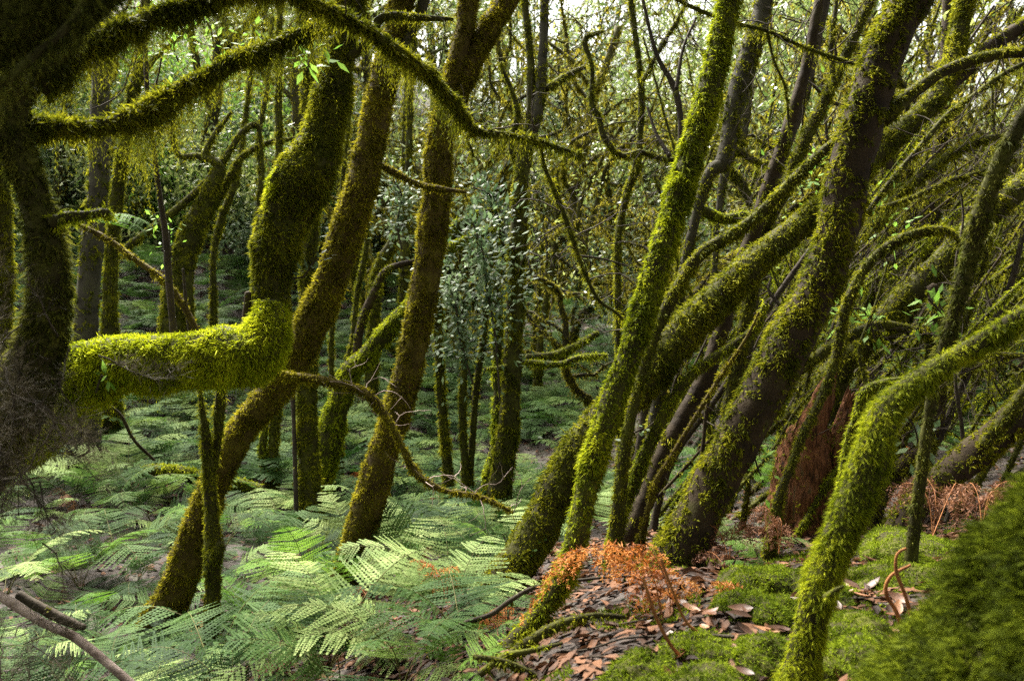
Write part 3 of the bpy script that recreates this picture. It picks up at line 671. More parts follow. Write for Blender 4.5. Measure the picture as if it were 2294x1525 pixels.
for rows, D, st, lab in [
    ([(1940, 480, 9), (2000, 400, 9), (2060, 330, 8), (2120, 260, 8), (2180, 215, 8), (2250, 165, 7), (2320, 130, 6)], 4.3, 'olive', "thin bearded branch rising to the right from the biggest trunk's fork, uppermost of three"),
    ([(1960, 510, 12), (2010, 440, 14), (2070, 390, 14), (2130, 345, 12), (2200, 315, 11), (2260, 302, 9)], 5.2, 'olive', "middle of the three mossy branches fanning right behind the biggest trunk"),
    ([(1960, 470, 6), (2050, 440, 7), (2130, 405, 8), (2200, 385, 9), (2260, 350, 9)], 5.0, 'olive', "lowest of the three mossy branches fanning right behind the biggest trunk")]:
    mossy_tree('mossy_branch', lab, [(L_, rows, D, D + 0.3, st, dict(hang=(4200, 0.16, 0.3), top=0.3, twigs=(10, 0.5)))], 'branch', sink=0)
# slender trees of the right middle distance
for rows, D, st, lab, ex in [
    ([(1390, 900, 9), (1386, 760, 10), (1384, 640, 10), (1384, 540, 10), (1400, 450, 11), (1425, 370, 11), (1434, 290, 11), (1436, 190, 10), (1420, 60, 9), (1405, -60, 8)], 6.6, 'olive', "slender wavy dark stem in the gap left of the steep bright trunk", [[(1436, 340, 9), (1390, 348, 9), (1355, 310, 10), (1340, 260, 9), (1325, 230, 8), (1326, 150, 7), (1310, 90, 8), (1350, 70, 5)], [(1440, 180, 7), (1490, 90, 7), (1530, 20, 6), (1550, -60, 5)], [(1434, 340, 8), (1500, 358, 7), (1570, 352, 5)]]),
    ([(1500, 470, 8), (1515, 420, 8), (1520, 350, 8), (1525, 280, 8), (1512, 200, 8), (1470, 120, 6), (1440, 0, 5)], 6.4, 'bare', "crooked leafless dark stem crossing left of the steep bright trunk", [[(1515, 200, 6), (1530, 110, 5), (1560, 40, 4)], [(1500, 350, 7), (1470, 300, 5), (1450, 240, 4)]]),
    ([(1600, 640, 9), (1605, 520, 9), (1625, 380, 14), (1660, 300, 18), (1675, 200, 14), (1690, 100, 12), (1700, -60, 11)], 8.2, 'grey', "smooth pale grey stem with a mossy elbow behind the steep bright trunk", [[(1690, 470, 12), (1660, 410, 16), (1630, 375, 14)], [(1640, 330, 10), (1700, 364, 9), (1750, 368, 8)]]),
    ([(1560, 480, 14), (1620, 360, 24), (1640, 260, 26), (1668, 150, 27), (1700, 50, 26), (1725, -60, 25)], 6.0, 'grey', "broad lichen grey trunk rising just right of the steep bright trunk", []),
    ([(1690, 640, 13), (1720, 540, 13), (1735, 430, 14), (1755, 330, 16), (1790, 240, 17), (1815, 130, 17), (1840, 20, 16), (1860, -60, 15)], 6.6, 'bare', "blackish leaning trunk left of the biggest trunk's upper half", []),
    ([(1700, 560, 16), (1760, 420, 18), (1800, 320, 18), (1860, 200, 17), (1900, 110, 15), (1950, 0, 13), (1980, -70, 12)], 5.6, 'olive', "mossy leaning trunk crossing the blackish one left of the biggest trunk", [[(1870, 190, 8), (1860, 110, 8), (1870, 30, 7), (1880, -60, 6)]]),
    ([(2100, 830, 16), (2098, 700, 17), (2090, 560, 17), (2095, 420, 18), (2110, 280, 17), (2120, 130, 16), (2128, -50, 15)], 9.0, 'brown', "upright dark trunk in the thicket right of the biggest trunk", []),
    ([(1960, 640, 16), (1975, 520, 16), (1985, 400, 16), (1990, 250, 15), (1992, 80, 14), (2000, -60, 13)], 8.6, 'brown', "upright dark trunk half hidden against the biggest trunk's right side", []),
    ([(1570, 470, 16), (1620, 490, 16), (1680, 485, 14), (1730, 500, 10)], 6.8, 'fresh', "short level green bough between the steep bright trunk and the broad stems", [])]:
    mossy_tree('mossy_tree', lab, [(T_, rows, D, D + 0.2, st, dict(hang=(1200, 0.13), twigs=(8, 0.8)))] + [(L_, e, D, D + 0.2, 'bare' if st == 'bare' else 'olive', dict(hang=(2200, 0.14, 0.3), twigs=(9, 0.6))) for e in ex], sink=0.0 if 'bough' in lab else 0.5)
mossy_tree('mossy_branch', "thin bearded branch slanting down right across the top, behind the steep trunk", [
    (L_, [(1480, -20, 6), (1570, 25, 6), (1660, 55, 6), (1720, 70, 6), (1800, 105, 6), (1870, 130, 5), (1940, 152, 4)], 4.4, 4.4, 'olive', dict(hang=(5200, 0.13, 0.3), twigs=(14, 0.4))),
    (L_, [(1718, 70, 5), (1735, 140, 4), (1760, 200, 4), (1768, 300, 3)], 4.4, 4.4, 'olive', dict(hang=(3500, 0.09, 0.9)))], 'branch', sink=0)
# rotten stump
def stump():
    base = wp(1790, 1190, 5.3)
    r = empty('rotten_stump', base); tag(r, "rotten red brown split stump with two jagged spires among the right hand trunks", 'stump')
    for rows, nm in [([(1775, 1215, 82), (1790, 1120, 74), (1808, 1040, 66), (1815, 985, 52), (1822, 950, 26)], 'trunk'),
                     ([(1752, 1150, 40), (1780, 1040, 36), (1806, 960, 32), (1830, 900, 24), (1852, 850, 15), (1868, 805, 4)], 'spire'),
                     ([(1842, 1140, 40), (1862, 1050, 32), (1880, 980, 28), (1895, 930, 25), (1902, 902, 22)], 'spire')]:
        C = px_path(rows, 5.3, 5.3)
        if nm == 'spire': C[:, 1] -= 0.05
        S = spline(C, 0.03)
        V, Fq, cap = tube(S, 26, 0.3, 0.10, 91)
        # torn grain: ridges along the wood
        a = np.repeat(np.arange(26)[None, :], len(S), 0).ravel()
        k = 1 + 0.2 * np.sign(vnoise(np.c_[a * 1.0, a * 0.0, np.zeros(len(a))], 0.77, 5)) * np.abs(vnoise(np.c_[a * 1.0, np.repeat(np.arange(len(S)), 26) * 0.05, np.zeros(len(a))], 0.9, 8)) ** 0.5
        ctr = np.repeat(S[:, :3], 26, 0)
        V[:len(a)] = ctr + (V[:len(a)] - ctr) * k[:, None]
        mb = MB(); mb.add(V, Fq); mb.f.append(cap.astype(np.int64))
        o = mb.build(nm, M['wood_rot'], r, True, base)
        ms = MB(); moss_coat(ms, V, Fq, 9000, 0.026, 0.005, -0.1, 0.3, 0.2, 4)
        if ms.n: ms.build('moss', M['moss_olive'], o, False, base)
        if rows[-1][2] > 15:
            e = MB(); top = S[-1]
            for q in range(9):
                an = q / 9 * 6.283; x0 = top[:3] + np.array([math.cos(an), math.sin(an), 0]) * top[3] * 0.7
                h = 0.05 + 0.07 * random.random()
                Cc = np.array([[*(x0 + [0, 0, -0.05]), 0.022], [*(x0 + [0.01, 0, h * 0.5]), 0.014], [*(x0 + [0.02, 0, h]), 0.003]])
                v, f, c2 = tube(spline(Cc, 0.03), 7, 0.3, 0.15, q); e.add(v, f)
            e.build('splinter', M['wood_rot'], o, True, base)
stump()
mossy_tree('fallen_branch', "bare pale pinkish stick lying slantwise at the lower left", [
    (L_, [(-60, 1300, 9), (20, 1345, 10), (90, 1390, 10), (165, 1425, 10), (230, 1475, 10), (300, 1535, 10)], 3.7, 3.5, 'bare', dict(cover=-0.9, bark='twig_pale'))], 'branch', sink=0)
mossy_tree('fallen_branch', "dark stick lying in shade behind the bare pale stick", [
    (L_, [(40, 1330, 12), (100, 1365, 13), (145, 1388, 13), (190, 1405, 9)], 4.6, 4.6, 'bare', dict(bark='twig'))], 'branch', sink=0)
mossy_tree('mossy_log', "fallen log capped with bright moss lying among the ferns left of centre", [
    (L_, [(300, 1062, 14), (340, 1056, 17), (400, 1060, 19), (450, 1072, 19), (520, 1085, 19), (585, 1100, 18)], 8.2, 8.4, 'fresh', dict(top=1.0, cover=-0.1))], 'log', sink=0)
mossy_tree('fallen_branch', "thin black stick leaning in the ferns below the green log", [
    (L_, [(180, 875, 3), (230, 900, 4), (270, 930, 5), (300, 985, 5), (345, 1030, 4)], 4.6, 5.2, 'bare', {})], 'branch', sink=0)
mossy_tree('fallen_branch', "dark curved mossy root lying below the orange ferns", [
    (L_, [(1120, 1490, 14), (1180, 1440, 15), (1250, 1400, 14), (1330, 1378, 9), (1400, 1382, 6)], 2.95, 3.0, 'olive', dict(hang=(2200, 0.06, 0.2)))], 'branch', sink=0)
mossy_tree('fallen_branch', "dark forked twig arching over the ground left of the orange ferns", [
    (L_, [(980, 1430, 6), (1040, 1395, 7), (1100, 1375, 8), (1150, 1340, 7), (1200, 1315, 6), (1290, 1300, 5), (1400, 1290, 4), (1440, 1300, 3)], 3.4, 3.5, 'bare', {})], 'branch', sink=0)
mossy_tree('fallen_branch', "mossy crossed sticks on the litter at the bottom centre", [
    (L_, [(1075, 1510, 12), (1130, 1470, 11), (1200, 1455, 8), (1260, 1440, 5)], 2.9, 2.9, 'fresh', dict(cover=0.2)),
    (L_, [(1060, 1470, 8), (1120, 1478, 8), (1180, 1500, 6), (1240, 1535, 5)], 2.85, 2.8, 'olive', {})], 'branch', sink=0)
for rows, D, lab in [([(2045, 1410, 4), (2030, 1340, 4), (2008, 1280, 4), (2010, 1240, 3), (2030, 1228, 3)], 2.6, "brown stalk bent over like a crook in the moss at right"),
                     ([(2015, 1390, 5), (1985, 1330, 5), (1995, 1290, 4), (2040, 1265, 3)], 2.65, "orange twig beside the crook shaped stalk at right"),
                     ([(1545, 1500, 4), (1500, 1440, 4), (1465, 1370, 4), (1440, 1290, 3)], 2.6, "long orange fern stalk leaning left in front of the dead ferns"),
                     ([(1600, 1480, 4), (1565, 1420, 4), (1530, 1380, 3), (1480, 1250, 3)], 2.7, "orange stalk curving up beside the long leaning one")]:
    mossy_tree('dead_stalk', lab, [('stem', rows, D, D, 'bare', dict(cover=-2, bark='stalk_dead'))], 'stalk', sink=0.05)

# slender stems that crowd the right hand side, all leaning to the right
rs = random.Random(5)
for k in range(150):
    D = rs.uniform(5.0, 12.0)
    x0 = rs.uniform(1380, 2330); y0 = 1240 - (D - 5) * 40; x = x0; rows = []
    r = rs.uniform(4, 11) * (6.5 / D) ** 0.6; lean = rs.uniform(0.15, 0.95); bend = rs.uniform(-0.35, 0.5); hgt = rs.uniform(500, 1350)
    m = 8
    for j in range(m):
        t = j / (m - 1)
        rows.append((x0 + hgt * (lean * t + bend * t * t) + rs.gauss(0, 16), y0 - hgt * t * (1 - 0.25 * max(0, bend) * t) + rs.gauss(0, 10), r * (1 - 0.65 * t)))
    st = rs.choice(['olive', 'olive', 'fresh', 'brown', 'bare'])
    ex = []
    for e in range(rs.choice([0, 1, 2, 2])):
        i = rs.randrange(2, m - 2); bx, by, br = rows[i]; dx = rs.uniform(-0.6, 1.3); q = []; hx = rs.uniform(180, 420)
        for j in range(6):
            t = j / 5; q.append((bx + hx * (dx * t) + rs.gauss(0, 9), by - hx * (0.7 * t - 0.45 * t * t * rs.uniform(0.2, 1.6)) + rs.gauss(0, 9), br * 0.6 * (1 - 0.75 * t)))
        ex.append(q)
    w = 'behind the steep bright trunk' if x0 < 1560 else ('behind the biggest trunk' if x0 < 1800 else ('around the rotten stump' if x0 < 2020 else 'at the right edge'))
    how = 'strongly leaning' if lean + bend > 0.75 else ('leaning' if lean + bend > 0.35 else 'nearly upright')
    lk = {'olive': 'olive mossy', 'fresh': 'bright mossy', 'brown': 'brown half bare', 'bare': 'black bare'}[st]
    mossy_tree('slender_tree', "%s slender stem, %s, %s" % (lk, how, w), [(T_, rows, D, D + 0.4, st, dict(hang=(1300, 0.13), twigs=(5, 0.6)))] + [(L_, q, D + 0.1, D + 0.3, st, dict(hang=(2600, 0.14, 0.3), twigs=(4, 0.4))) for q in ex], 'tree', "%s %s stems %s" % (how, lk, w))

# ------------------------------------------------------------------ where a place falls in the photograph, in words
COLUMNS = [(0, 'at the far left'), (230, 'behind the thin black stem'), (560, 'behind the log tree'), (760, 'between the two golden trunks'), (1000, 'around the tall forked middle trunk'),
           (1220, 'in the bright gap right of the middle trunk'), (1440, 'behind the steep bright trunk'), (1680, 'left of the biggest trunk'), (1920, 'right of the biggest trunk'), (2120, 'at the right edge')]
def where(px):
    return [w for x, w in COLUMNS if px >= x or x == 0][-1]

# ------------------------------------------------------------------ trees of the thicket: a few grown kinds, copied
def grow(seed, height, r0, lean, wav, forks, spread):
    """a trunk and its limbs as rows x y z r"""
    rg = np.random.default_rng(seed)
    paths = []
    def walk(p, d, r, length, lev, tw):
        step = 0.22; n = max(4, int(length / step)); rows = [[*p, r]]
        for k in range(n):
            d = unit(d + rg.normal(0, wav, 3) * (1 + 0.5 * lev) + np.array([0, 0, 0.05 if lev < 2 else 0.02]))
            p = p + d * step
            rr = r * (1 - (0.55 if lev == 0 else 0.8) * (k + 1) / n)
            rows.append([*p, max(rr, 0.006)])
        rows = np.array(rows); paths.append((lev, rows))
        if lev < 2:
            nf = forks if lev == 0 else 3
            for q in range(nf):
                k = int(n * (0.35 + 0.6 * (q + rg.random() * 0.6) / nf)); k = min(k, n)
                a = rg.random() * 6.283
                dd = unit(np.array([math.cos(a) * spread, math.sin(a) * spread, 0.45 + rg.random() * 0.5]))
                walk(rows[k, :3], dd, rows[k, 3] * 0.62, length * (0.5 if lev == 0 else 0.55) * (0.7 + 0.6 * rg.random()), lev + 1, tw)
    walk(np.array([0, 0, -0.3]), unit(np.array([lean, 0.0, 1.0])), r0, height, 0, 0)
    return paths
def tree_kind(seed, height, r0, lean, wav, forks, spread, leaves, leaf_size, hang, dens=1.0, crown_mat='leaf', crown_rad=0.55, low=0.4):
    paths = grow(seed, height, r0, lean, wav, forks, spread)
    w, ms, cr = MB(), MB(), MB()
    for k, (lev, C) in enumerate(paths):
        S = spline(C, 0.12)
        V, Fq, cap = tube(S, 9 if lev == 0 else (6 if lev == 1 else 5), 0.16, 0.05, seed + k)
        w.add(V, Fq)
        if cap is not None: w.f.append(cap.astype(np.int64) + (w.n - len(V)))
        moss_coat(ms, V, Fq, 1500 * dens, 0.045, 0.022, 0.35, 0.4, 0.2, seed + k, 4.0)
        if hang: hanging(ms, V, Fq, hang, 0.16, 0.014, 0.1, seed + k, 0.03)
    if leaves:
        tips = np.vstack([C[len(C) // 2:, :3][::2] for lev, C in paths if lev > 0 or not forks])
        tips = tips[tips[:, 2] > height * low]
        c = tips[rng.choice(len(tips), leaves // 26)] + rng.normal(0, 0.25, (leaves // 26, 3))
        leaf_cloud(cr, c, crown_rad * (0.4 + 0.6 * rng.random(len(c))), 26, leaf_size)
    return (w.mesh('trunk', M['bark_far'], True), ms.mesh('moss', M['moss_far']) if ms.n else None, cr.mesh('crown', M[crown_mat]) if cr.n else None)
def plant_kind(name, kind):
    r = empty(name, (0, 0, 0))
    t = child('trunk', kind[0], r)
    if kind[1]: child('moss', kind[1], t)
    if kind[2]: child('crown', kind[2], r)
    return r
def hide_source(r):
    for g in list(r.children_recursive): bpy.data.objects.remove(g)
    bpy.data.objects.remove(r)

kinds = [
    tree_kind(101, 7.0, 0.13, 0.10, 0.07, 7, 1.0, 5200, 0.11, 60),
    tree_kind(102, 6.0, 0.11, 0.30, 0.09, 7, 1.1, 4600, 0.11, 90),
    tree_kind(103, 8.0, 0.15, -0.08, 0.06, 8, 0.9, 6500, 0.12, 40),
    tree_kind(104, 5.0, 0.10, 0.45, 0.12, 6, 1.2, 3600, 0.10, 140),
    tree_kind(105, 6.5, 0.12, 0.2, 0.10, 8, 1.2, 5200, 0.11, 100, 1.0, 'leaf_grey'),
    tree_kind(106, 9.0, 0.14, 0.02, 0.05, 7, 0.9, 6500, 0.12, 40)]
gnarls = [tree_kind(201 + k, 3.6 + 0.5 * k, 0.07, 0.3 * (-1) ** k, 0.22, 8, 1.3, 260, 0.08, 420, 2.2) for k in range(5)]
def kind_root(name, meshes):
    r = plant_kind(name, meshes); return r
src_t = [plant_kind('laurel_tree', k) for k in kinds]
src_g = [plant_kind('gnarled_tree', k) for k in gnarls]

used = {}
def put(src, x, y, s, rz, lab, cat, grp, tilt=0.0, sink=0.05):
    r = dup(src)
    r.location = (x, y, gz(x, y) - sink)
    r.rotation_euler = (tilt * math.sin(rz), tilt * math.cos(rz), rz)
    r.scale = (s, s, s * random.uniform(0.92, 1.1))
    tag(r, lab, cat, grp)
    used[src.name] = used.get(src.name, 0) + 1
    return r
def free_spot(x, y, taken, dist):
    return all((x - a) ** 2 + (y - b) ** 2 > dist * dist for a, b in taken)
taken = []
def band(D): return 'nearer ranks' if D < 22 else ('middle ranks' if D < 34 else 'hazy far ranks')
n_t = 0
tries = 0
while n_t < 120 and tries < 8000:
    tries += 1
    D = 11.5 + 46 * random.random() ** 1.15
    px = random.uniform(-350, 2650)
    q = wp(px, 600, D); x, y = q[0], q[1]
    pxx, pyy, DD = proj([x, y, gz(x, y)])
    gxp, gyp = float(pxx[0]), float(pyy[0])
    if gxp < 1000 and (D < 18 or random.random() < 0.5): continue                          # the open fern hollow
    if 880 < gxp < 1420 and D < 25: continue
    if D < 22 and random.random() < 0.6: continue
    if gxp > 1980 and D > 14 and random.random() < 0.75: continue      # the wood thins out to the sky at upper right
    if not free_spot(x, y, taken, 1.4 + D * 0.018): continue
    taken.append((x, y)); n_t += 1
    k = random.randrange(len(src_t))
    lab = "mossy laurel tree, %s, %s" % (band(D), where(gxp))
    put(src_t[k], x, y, random.uniform(0.8, 1.25), random.uniform(0, 6.28) if D > 20 else random.gauss(0, 0.6), lab, 'tree', "laurel trees, %s, %s" % (band(D), where(gxp)), random.uniform(0, 0.12))
n_g = tries = 0
while n_g < 105 and tries < 6000:
    tries += 1
    D = 9.5 + 26 * random.random() ** 1.3
    px = random.uniform(60, 2450)
    q = wp(px, 600, D); x, y = q[0], q[1]
    pxx, pyy, DD = proj([x, y, gz(x, y)])
    gxp = float(pxx[0])
    if gxp > 1950 and D > 12 and random.random() < 0.6: continue
    if gxp < 850 and (D < 18 or random.random() < 0.5): continue
    if gxp < 1050 and D < 15: continue
    if 850 < gxp < 1400 and D < 15: continue
    if not free_spot(x, y, taken, 0.9): continue
    taken.append((x, y)); n_g += 1
    lab = "twisted yellow mossy tree, %s, %s" % (band(D), where(gxp))
    put(random.choice(src_g), x, y, random.uniform(0.8, 1.5), random.uniform(0, 6.28), lab, 'tree', "twisted small trees, %s, %s" % (band(D), where(gxp)), random.uniform(0, 0.2))

# ------------------------------------------------------------------ shrubs
def shrub_kind(seed, h, n, leaf_size, mat, spread=0.8):
    rg = np.random.default_rng(seed)
    st, cr = MB(), MB()
    cs = []
    for k in range(7):
        a = rg.random() * 6.283; d = unit(np.array([math.cos(a) * 0.5, math.sin(a) * 0.5, 1.0])); p = np.array([0, 0, -0.1]); rows = [[*p, 0.014]]
        for j in range(8):
            d = unit(d + rg.normal(0, 0.2, 3)); p = p + d * h / 8; rows.append([*p, 0.014 * (1 - 0.1 * j)])
            if j > 1: cs.append(p + rg.normal(0, 0.12 * h, 3) * [1, 1, 0.6])
        V, Fq, cap = tube(spline(np.array(rows), 0.08), 5, 0.1, 0.05, seed + k); st.add(V, Fq)
    cs = np.array(cs)
    c = cs[rg.integers(0, len(cs), n // 12)] + rg.normal(0, 0.14 * h, (n // 12, 3))
    c[:, 2] = np.maximum(c[:, 2], 0.06)
    leaf_cloud(cr, c, 0.16 * h ** 0.5, 12, leaf_size)
    return st.mesh('stem', M['twig'], True), cr.mesh('foliage', M[mat])
def shrub_src(k, name='laurel_shrub'):
    r = empty(name, (0, 0, 0)); child('stem', k[0], r); child('foliage', k[1], r); return r
src_s = [shrub_src(shrub_kind(301, 1.8, 3000, 0.085, 'leaf')), shrub_src(shrub_kind(302, 2.4, 3600, 0.09, 'leaf_grey')), shrub_src(shrub_kind(303, 1.3, 2200, 0.08, 'leaf_grey')), shrub_src(shrub_kind(304, 2.0, 3000, 0.09, 'leaf_bright'))]
n_s = tries = 0
while n_s < 170 and tries < 6000:
    tries += 1
    D = 13 + 44 * random.random()
    px = random.uniform(-200, 2500)
    q = wp(px, 600, D); x, y = q[0], q[1]
    pxx, pyy, DD = proj([x, y, gz(x, y)])
    gxp = float(pxx[0])
    if gxp < 700 and D < 18: continue
    if 700 < gxp < 1420 and D < 25: continue
    if not free_spot(x, y, taken, 0.6): continue
    taken.append((x, y)); n_s += 1
    lab = "glossy laurel shrub, %s, %s" % (band(D), where(gxp))
    put(random.choice(src_s[:3]), x, y, random.uniform(0.8, 1.6), random.uniform(0, 6.28), lab, 'shrub', "laurel shrubs, %s, %s" % (band(D), where(gxp)))
n_s = tries = 0
while n_s < 60 and tries < 6000:
    tries += 1
    D = random.uniform(13, 30); px = random.uniform(120, 1400)
    q = wp(px, 450, D); x, y = q[0], q[1]; z = gz(x, y)
    pxx, pyy, DD = proj([x, y, z]); gxp, gyp = float(pxx[0]), float(pyy[0])
    if gyp > (560 if gxp < 800 else 640): continue
    if not free_spot(x, y, taken, 0.7): continue
    taken.append((x, y)); n_s += 1
    put(src_s[random.choice((0, 0, 1, 3))], x, y, random.uniform(1.0, 1.7), random.uniform(0, 6.28), "bright leafed shrub, upper slope, %s" % where(gxp), 'shrub', "bright leafed shrubs, upper slope, %s" % where(gxp))
# shrubs one can pick out
near_src = [shrub_src(shrub_kind(311, 1.7, 2600, 0.05, 'leaf_grey'), 'laurel_shrub'), shrub_src(shrub_kind(312, 0.9, 700, 0.085, 'leaf_bright'), 'leafy_shrub')]
def leafy_spray(name, lab, cat, pts, D, n, size, mat, spread=0.12, stem=True, group=None):
    """leaves along a thin stem traced at pixels"""
    C = px_path([(a, b, 2.2) for a, b in pts], D, D)
    r = empty(name, C[0, :3]); tag(r, lab, cat, group)
    S = spline(C, 0.03)
    V, Fq, cap = tube(S, 5, 0.1, 0.05, 3); mb = MB(); mb.add(V, Fq); mb.build('stem', M['twig'], r, True, C[0, :3])
    cr = MB()
    idx = rng.integers(int(len(S) * (0.5 if n > 1000 else 0.25)), len(S), n)
    P = S[idx, :3] + rng.normal(0, spread, (n, 3)) * rng.random((n, 1))
    Dd = unit(unit(P - S[idx, :3]) * 0.9 + rnd_dir(n) * 0.5 + np.array([0, 0, 0.1]))
    Sd = unit(np.cross(Dd, unit(np.array([0, -0.3, 1.0]) + rnd_dir(n) * 0.5)))
    cr.add(*kites(P, Dd, Sd, size * (0.6 + 0.7 * rng.random(n)), size * 0.45))
    cr.build('foliage', M[mat], r, False, C[0, :3])
    return r
for pts, D, n, sp, lab in [
    ([(1120, 900), (1110, 760), (1090, 640), (1080, 560), (1060, 500)], 7.8, 1050, 0.4, "silvery green shrub of small glossy leaves in front of the tall forked middle trunk"),
    ([(1060, 860), (1030, 760), (1020, 680), (1000, 630)], 7.9, 700, 0.26, "smaller silvery shrub low between the forked golden tree and the middle trunk"),
    ([(1150, 560), (1120, 500), (1100, 440), (1060, 420)], 8.3, 420, 0.24, "high tuft of silvery leaves above the green bough beside the middle trunk"),
    ([(900, 560), (890, 500), (900, 440), (880, 400)], 9.0, 500, 0.28, "silvery tuft of leaves in the gap between the two golden trunks")]:
    leafy_spray('laurel_shrub', lab, 'shrub', pts, D, n, 0.07, 'leaf_grey', sp)
for pts, D, n, sp, sz, lab in [
    ([(770, 60), (740, 90), (700, 120), (690, 150)], 3.9, 30, 0.05, 0.07, "spray of bright green leaves hanging under the tip of the bearded bough"),
    ([(560, 40), (575, 80), (600, 95)], 3.9, 10, 0.04, 0.06, "few bright leaves below the upper mossy branch at top left"),
    ([(372, 600), (370, 540), (352, 490), (345, 480)], 4.4, 26, 0.05, 0.035, "sprig of small fresh leaves beside the thin black stem, left side"),
    ([(384, 580), (380, 530), (384, 490)], 4.45, 22, 0.04, 0.035, "sprig of small fresh leaves beside the thin black stem, right side"),
    ([(655, 625), (680, 620), (700, 590), (715, 580)], 4.35, 12, 0.035, 0.05, "pale leafy twig sprouting from the right side of the log tree"),
    ([(215, 880), (228, 840), (240, 850)], 4.0, 7, 0.03, 0.06, "small pale leaf cluster on a twig in front of the green log"),
    ([(480, 110), (470, 60), (450, 40)], 7.0, 70, 0.22, 0.08, "bright leafy spray hanging in the light above the bearded bough"),
    ([(400, 140), (390, 100), (420, 70)], 7.5, 70, 0.22, 0.08, "bright leafy spray just left of the twin spray above the bearded bough"),
    ([(1960, 760), (1940, 700), (1900, 690)], 5.6, 50, 0.18, 0.09, "broad leafed green plant left of the grey green slanting trunk"),
    ([(2120, 720), (2100, 690), (2080, 670)], 5.6, 45, 0.18, 0.09, "broad leafed green plant right of the grey green slanting trunk"),
    ([(1800, 440), (1790, 390), (1830, 360)], 7.0, 90, 0.25, 0.07, "leafy green spray between the mossy leaning trunk and the biggest trunk"),
    ([(2000, 560), (1980, 500), (1960, 470)], 6.4, 60, 0.22, 0.07, "leafy green spray right beside the biggest trunk's upper fork"),
    ([(2060, 1010), (2050, 960), (2030, 930)], 5.0, 40, 0.16, 0.085, "dark leafed plant behind the shaggy foreground tree"),
    ([(1710, 1080), (1690, 1020), (1700, 980)], 5.0, 40, 0.14, 0.06, "green leafed plant between the biggest trunk and the stump"),
    ([(1400, 1000), (1420, 970), (1440, 960)], 5.4, 24, 0.09, 0.05, "small pale leafed plant between the slanting pale trunk and the slender stem")]:
    leafy_spray('leafy_plant', lab, 'plant', pts, D, n, sz, 'leaf_bright' if 'bright' in lab or 'fresh' in lab or 'green' in lab else 'leaf_grey', sp)
# unseen trees of the wood, added behind and beside the camera to block sky
for k, (x, y) in enumerate([(-2.2, -2.6), (1.9, -2.8), (-5.5, -1.5), (5.2, -1.8), (-5.5, 0.6), (4.8, 1.6), (0.2, -5.5), (-3.6, -5.8), (4.0, -5.6), (8.0, 1.2), (-7.5, -4.5), (7.8, -4.6), (7.0, 5.2), (-1.0, -8.5), (3.0, -8.5), (-5.5, -8.8), (7, -9), (-10, 0), (10.5, -2)]):
    r = put(src_t[(0, 2, 5)[k % 3]], x, y, random.uniform(1.05, 1.3), random.uniform(0, 6.28), "unseen mossy laurel tree added behind and beside the viewpoint to block the sky", 'tree', "added laurel trees behind the viewpoint")
for s in src_t + src_g + src_s + near_src: hide_source(s)


# ------------------------------------------------------------------ ferns
def frond(L, el0, el1, width, npairs, nleaf, droop=0.12, seed=0, curl=0.0, stem=0.28, lwm=0.026, mess=0.06):
    """one bracken frond along +Y: returns (leaf V, F), (stalk V, F, cap)"""
    rg = np.random.default_rng(seed)
    n = 26
    s = np.linspace(0, 1, n)
    el = np.radians(el0 + (el1 - el0) * s ** 1.2)
    dz = np.sin(el) / n * L; dy = np.cos(el) / n * L
    C = np.c_[np.cumsum(np.full(n, curl * L / n) * s), np.cumsum(dy), np.cumsum(dz)]
    T = unit(np.gradient(C, axis=0))
    X = np.array([1.0, 0, 0]); 
    P, D, S, Ln, Wd, Sag = [], [], [], [], [], []
    for k in range(npairs):
        u = k / (npairs - 1)
        sp = stem + (0.985 - stem) * (1 - (1 - u) ** 1.0)
        i = min(int(sp * (n - 1)), n - 1)
        c, t = C[i], T[i]
        up = unit(np.cross(X, t))
        ln = 1.3 * width * (1 - u) ** 0.75 * min(1.0, 0.6 + 4 * u) * rg.uniform(0.9, 1.08) + 0.012
        for sd in (-1, 1):
            base_d = unit(X * sd + t * (0.35 + 0.35 * u) - up * (droop + rg.uniform(-.08, .08)))
            m = max(3, int(nleaf * (0.35 + 0.65 * ln / width)))
            tt = (np.arange(m) + 0.3) / m
            ctr = c + base_d * (ln * tt)[:, None] - up * (0.25 * droop * ln * tt ** 2)[:, None]
            prof = (1 - tt) ** 0.7 * np.minimum(1, 0.75 + tt * 2)
            lw = min(0.3 * ln, lwm)
            perp = unit(np.cross(up, base_d))
            for s2 in (-1, 1):
                d = unit(perp * s2 + base_d * 0.55 + up * 0.05)
                P.append(ctr); D.append(np.repeat(d[None], m, 0) + rg.normal(0, 0.06, (m, 3))); Ln.append(lw * prof + 0.003)
                S.append(np.repeat(base_d[None], m, 0)); Wd.append(np.full(m, ln / m * 1.2))
            P.append(ctr[-1:]); D.append(base_d[None]); S.append(perp[None]); Ln.append(np.array([ln / m * 1.3])); Wd.append(np.array([ln / m * 0.8]))
    P, D, S, Ln, Wd = np.vstack(P), unit(np.vstack(D)), unit(np.vstack(S)), np.concatenate(Ln), np.concatenate(Wd)
    V, Fq = kites(P, D, S, Ln, Wd)
    R = np.c_[C, np.linspace(0.0045, 0.001, n) * L]
    return (V, Fq), tube(R[::2], 4, 0.0, 0.0)
def rotz(V, a):
    c, s = math.cos(a), math.sin(a)
    return np.c_[V[:, 0] * c - V[:, 1] * s, V[:, 0] * s + V[:, 1] * c, V[:, 2]]
FR = {'hi': [], 'lo': [], 'dead': []}
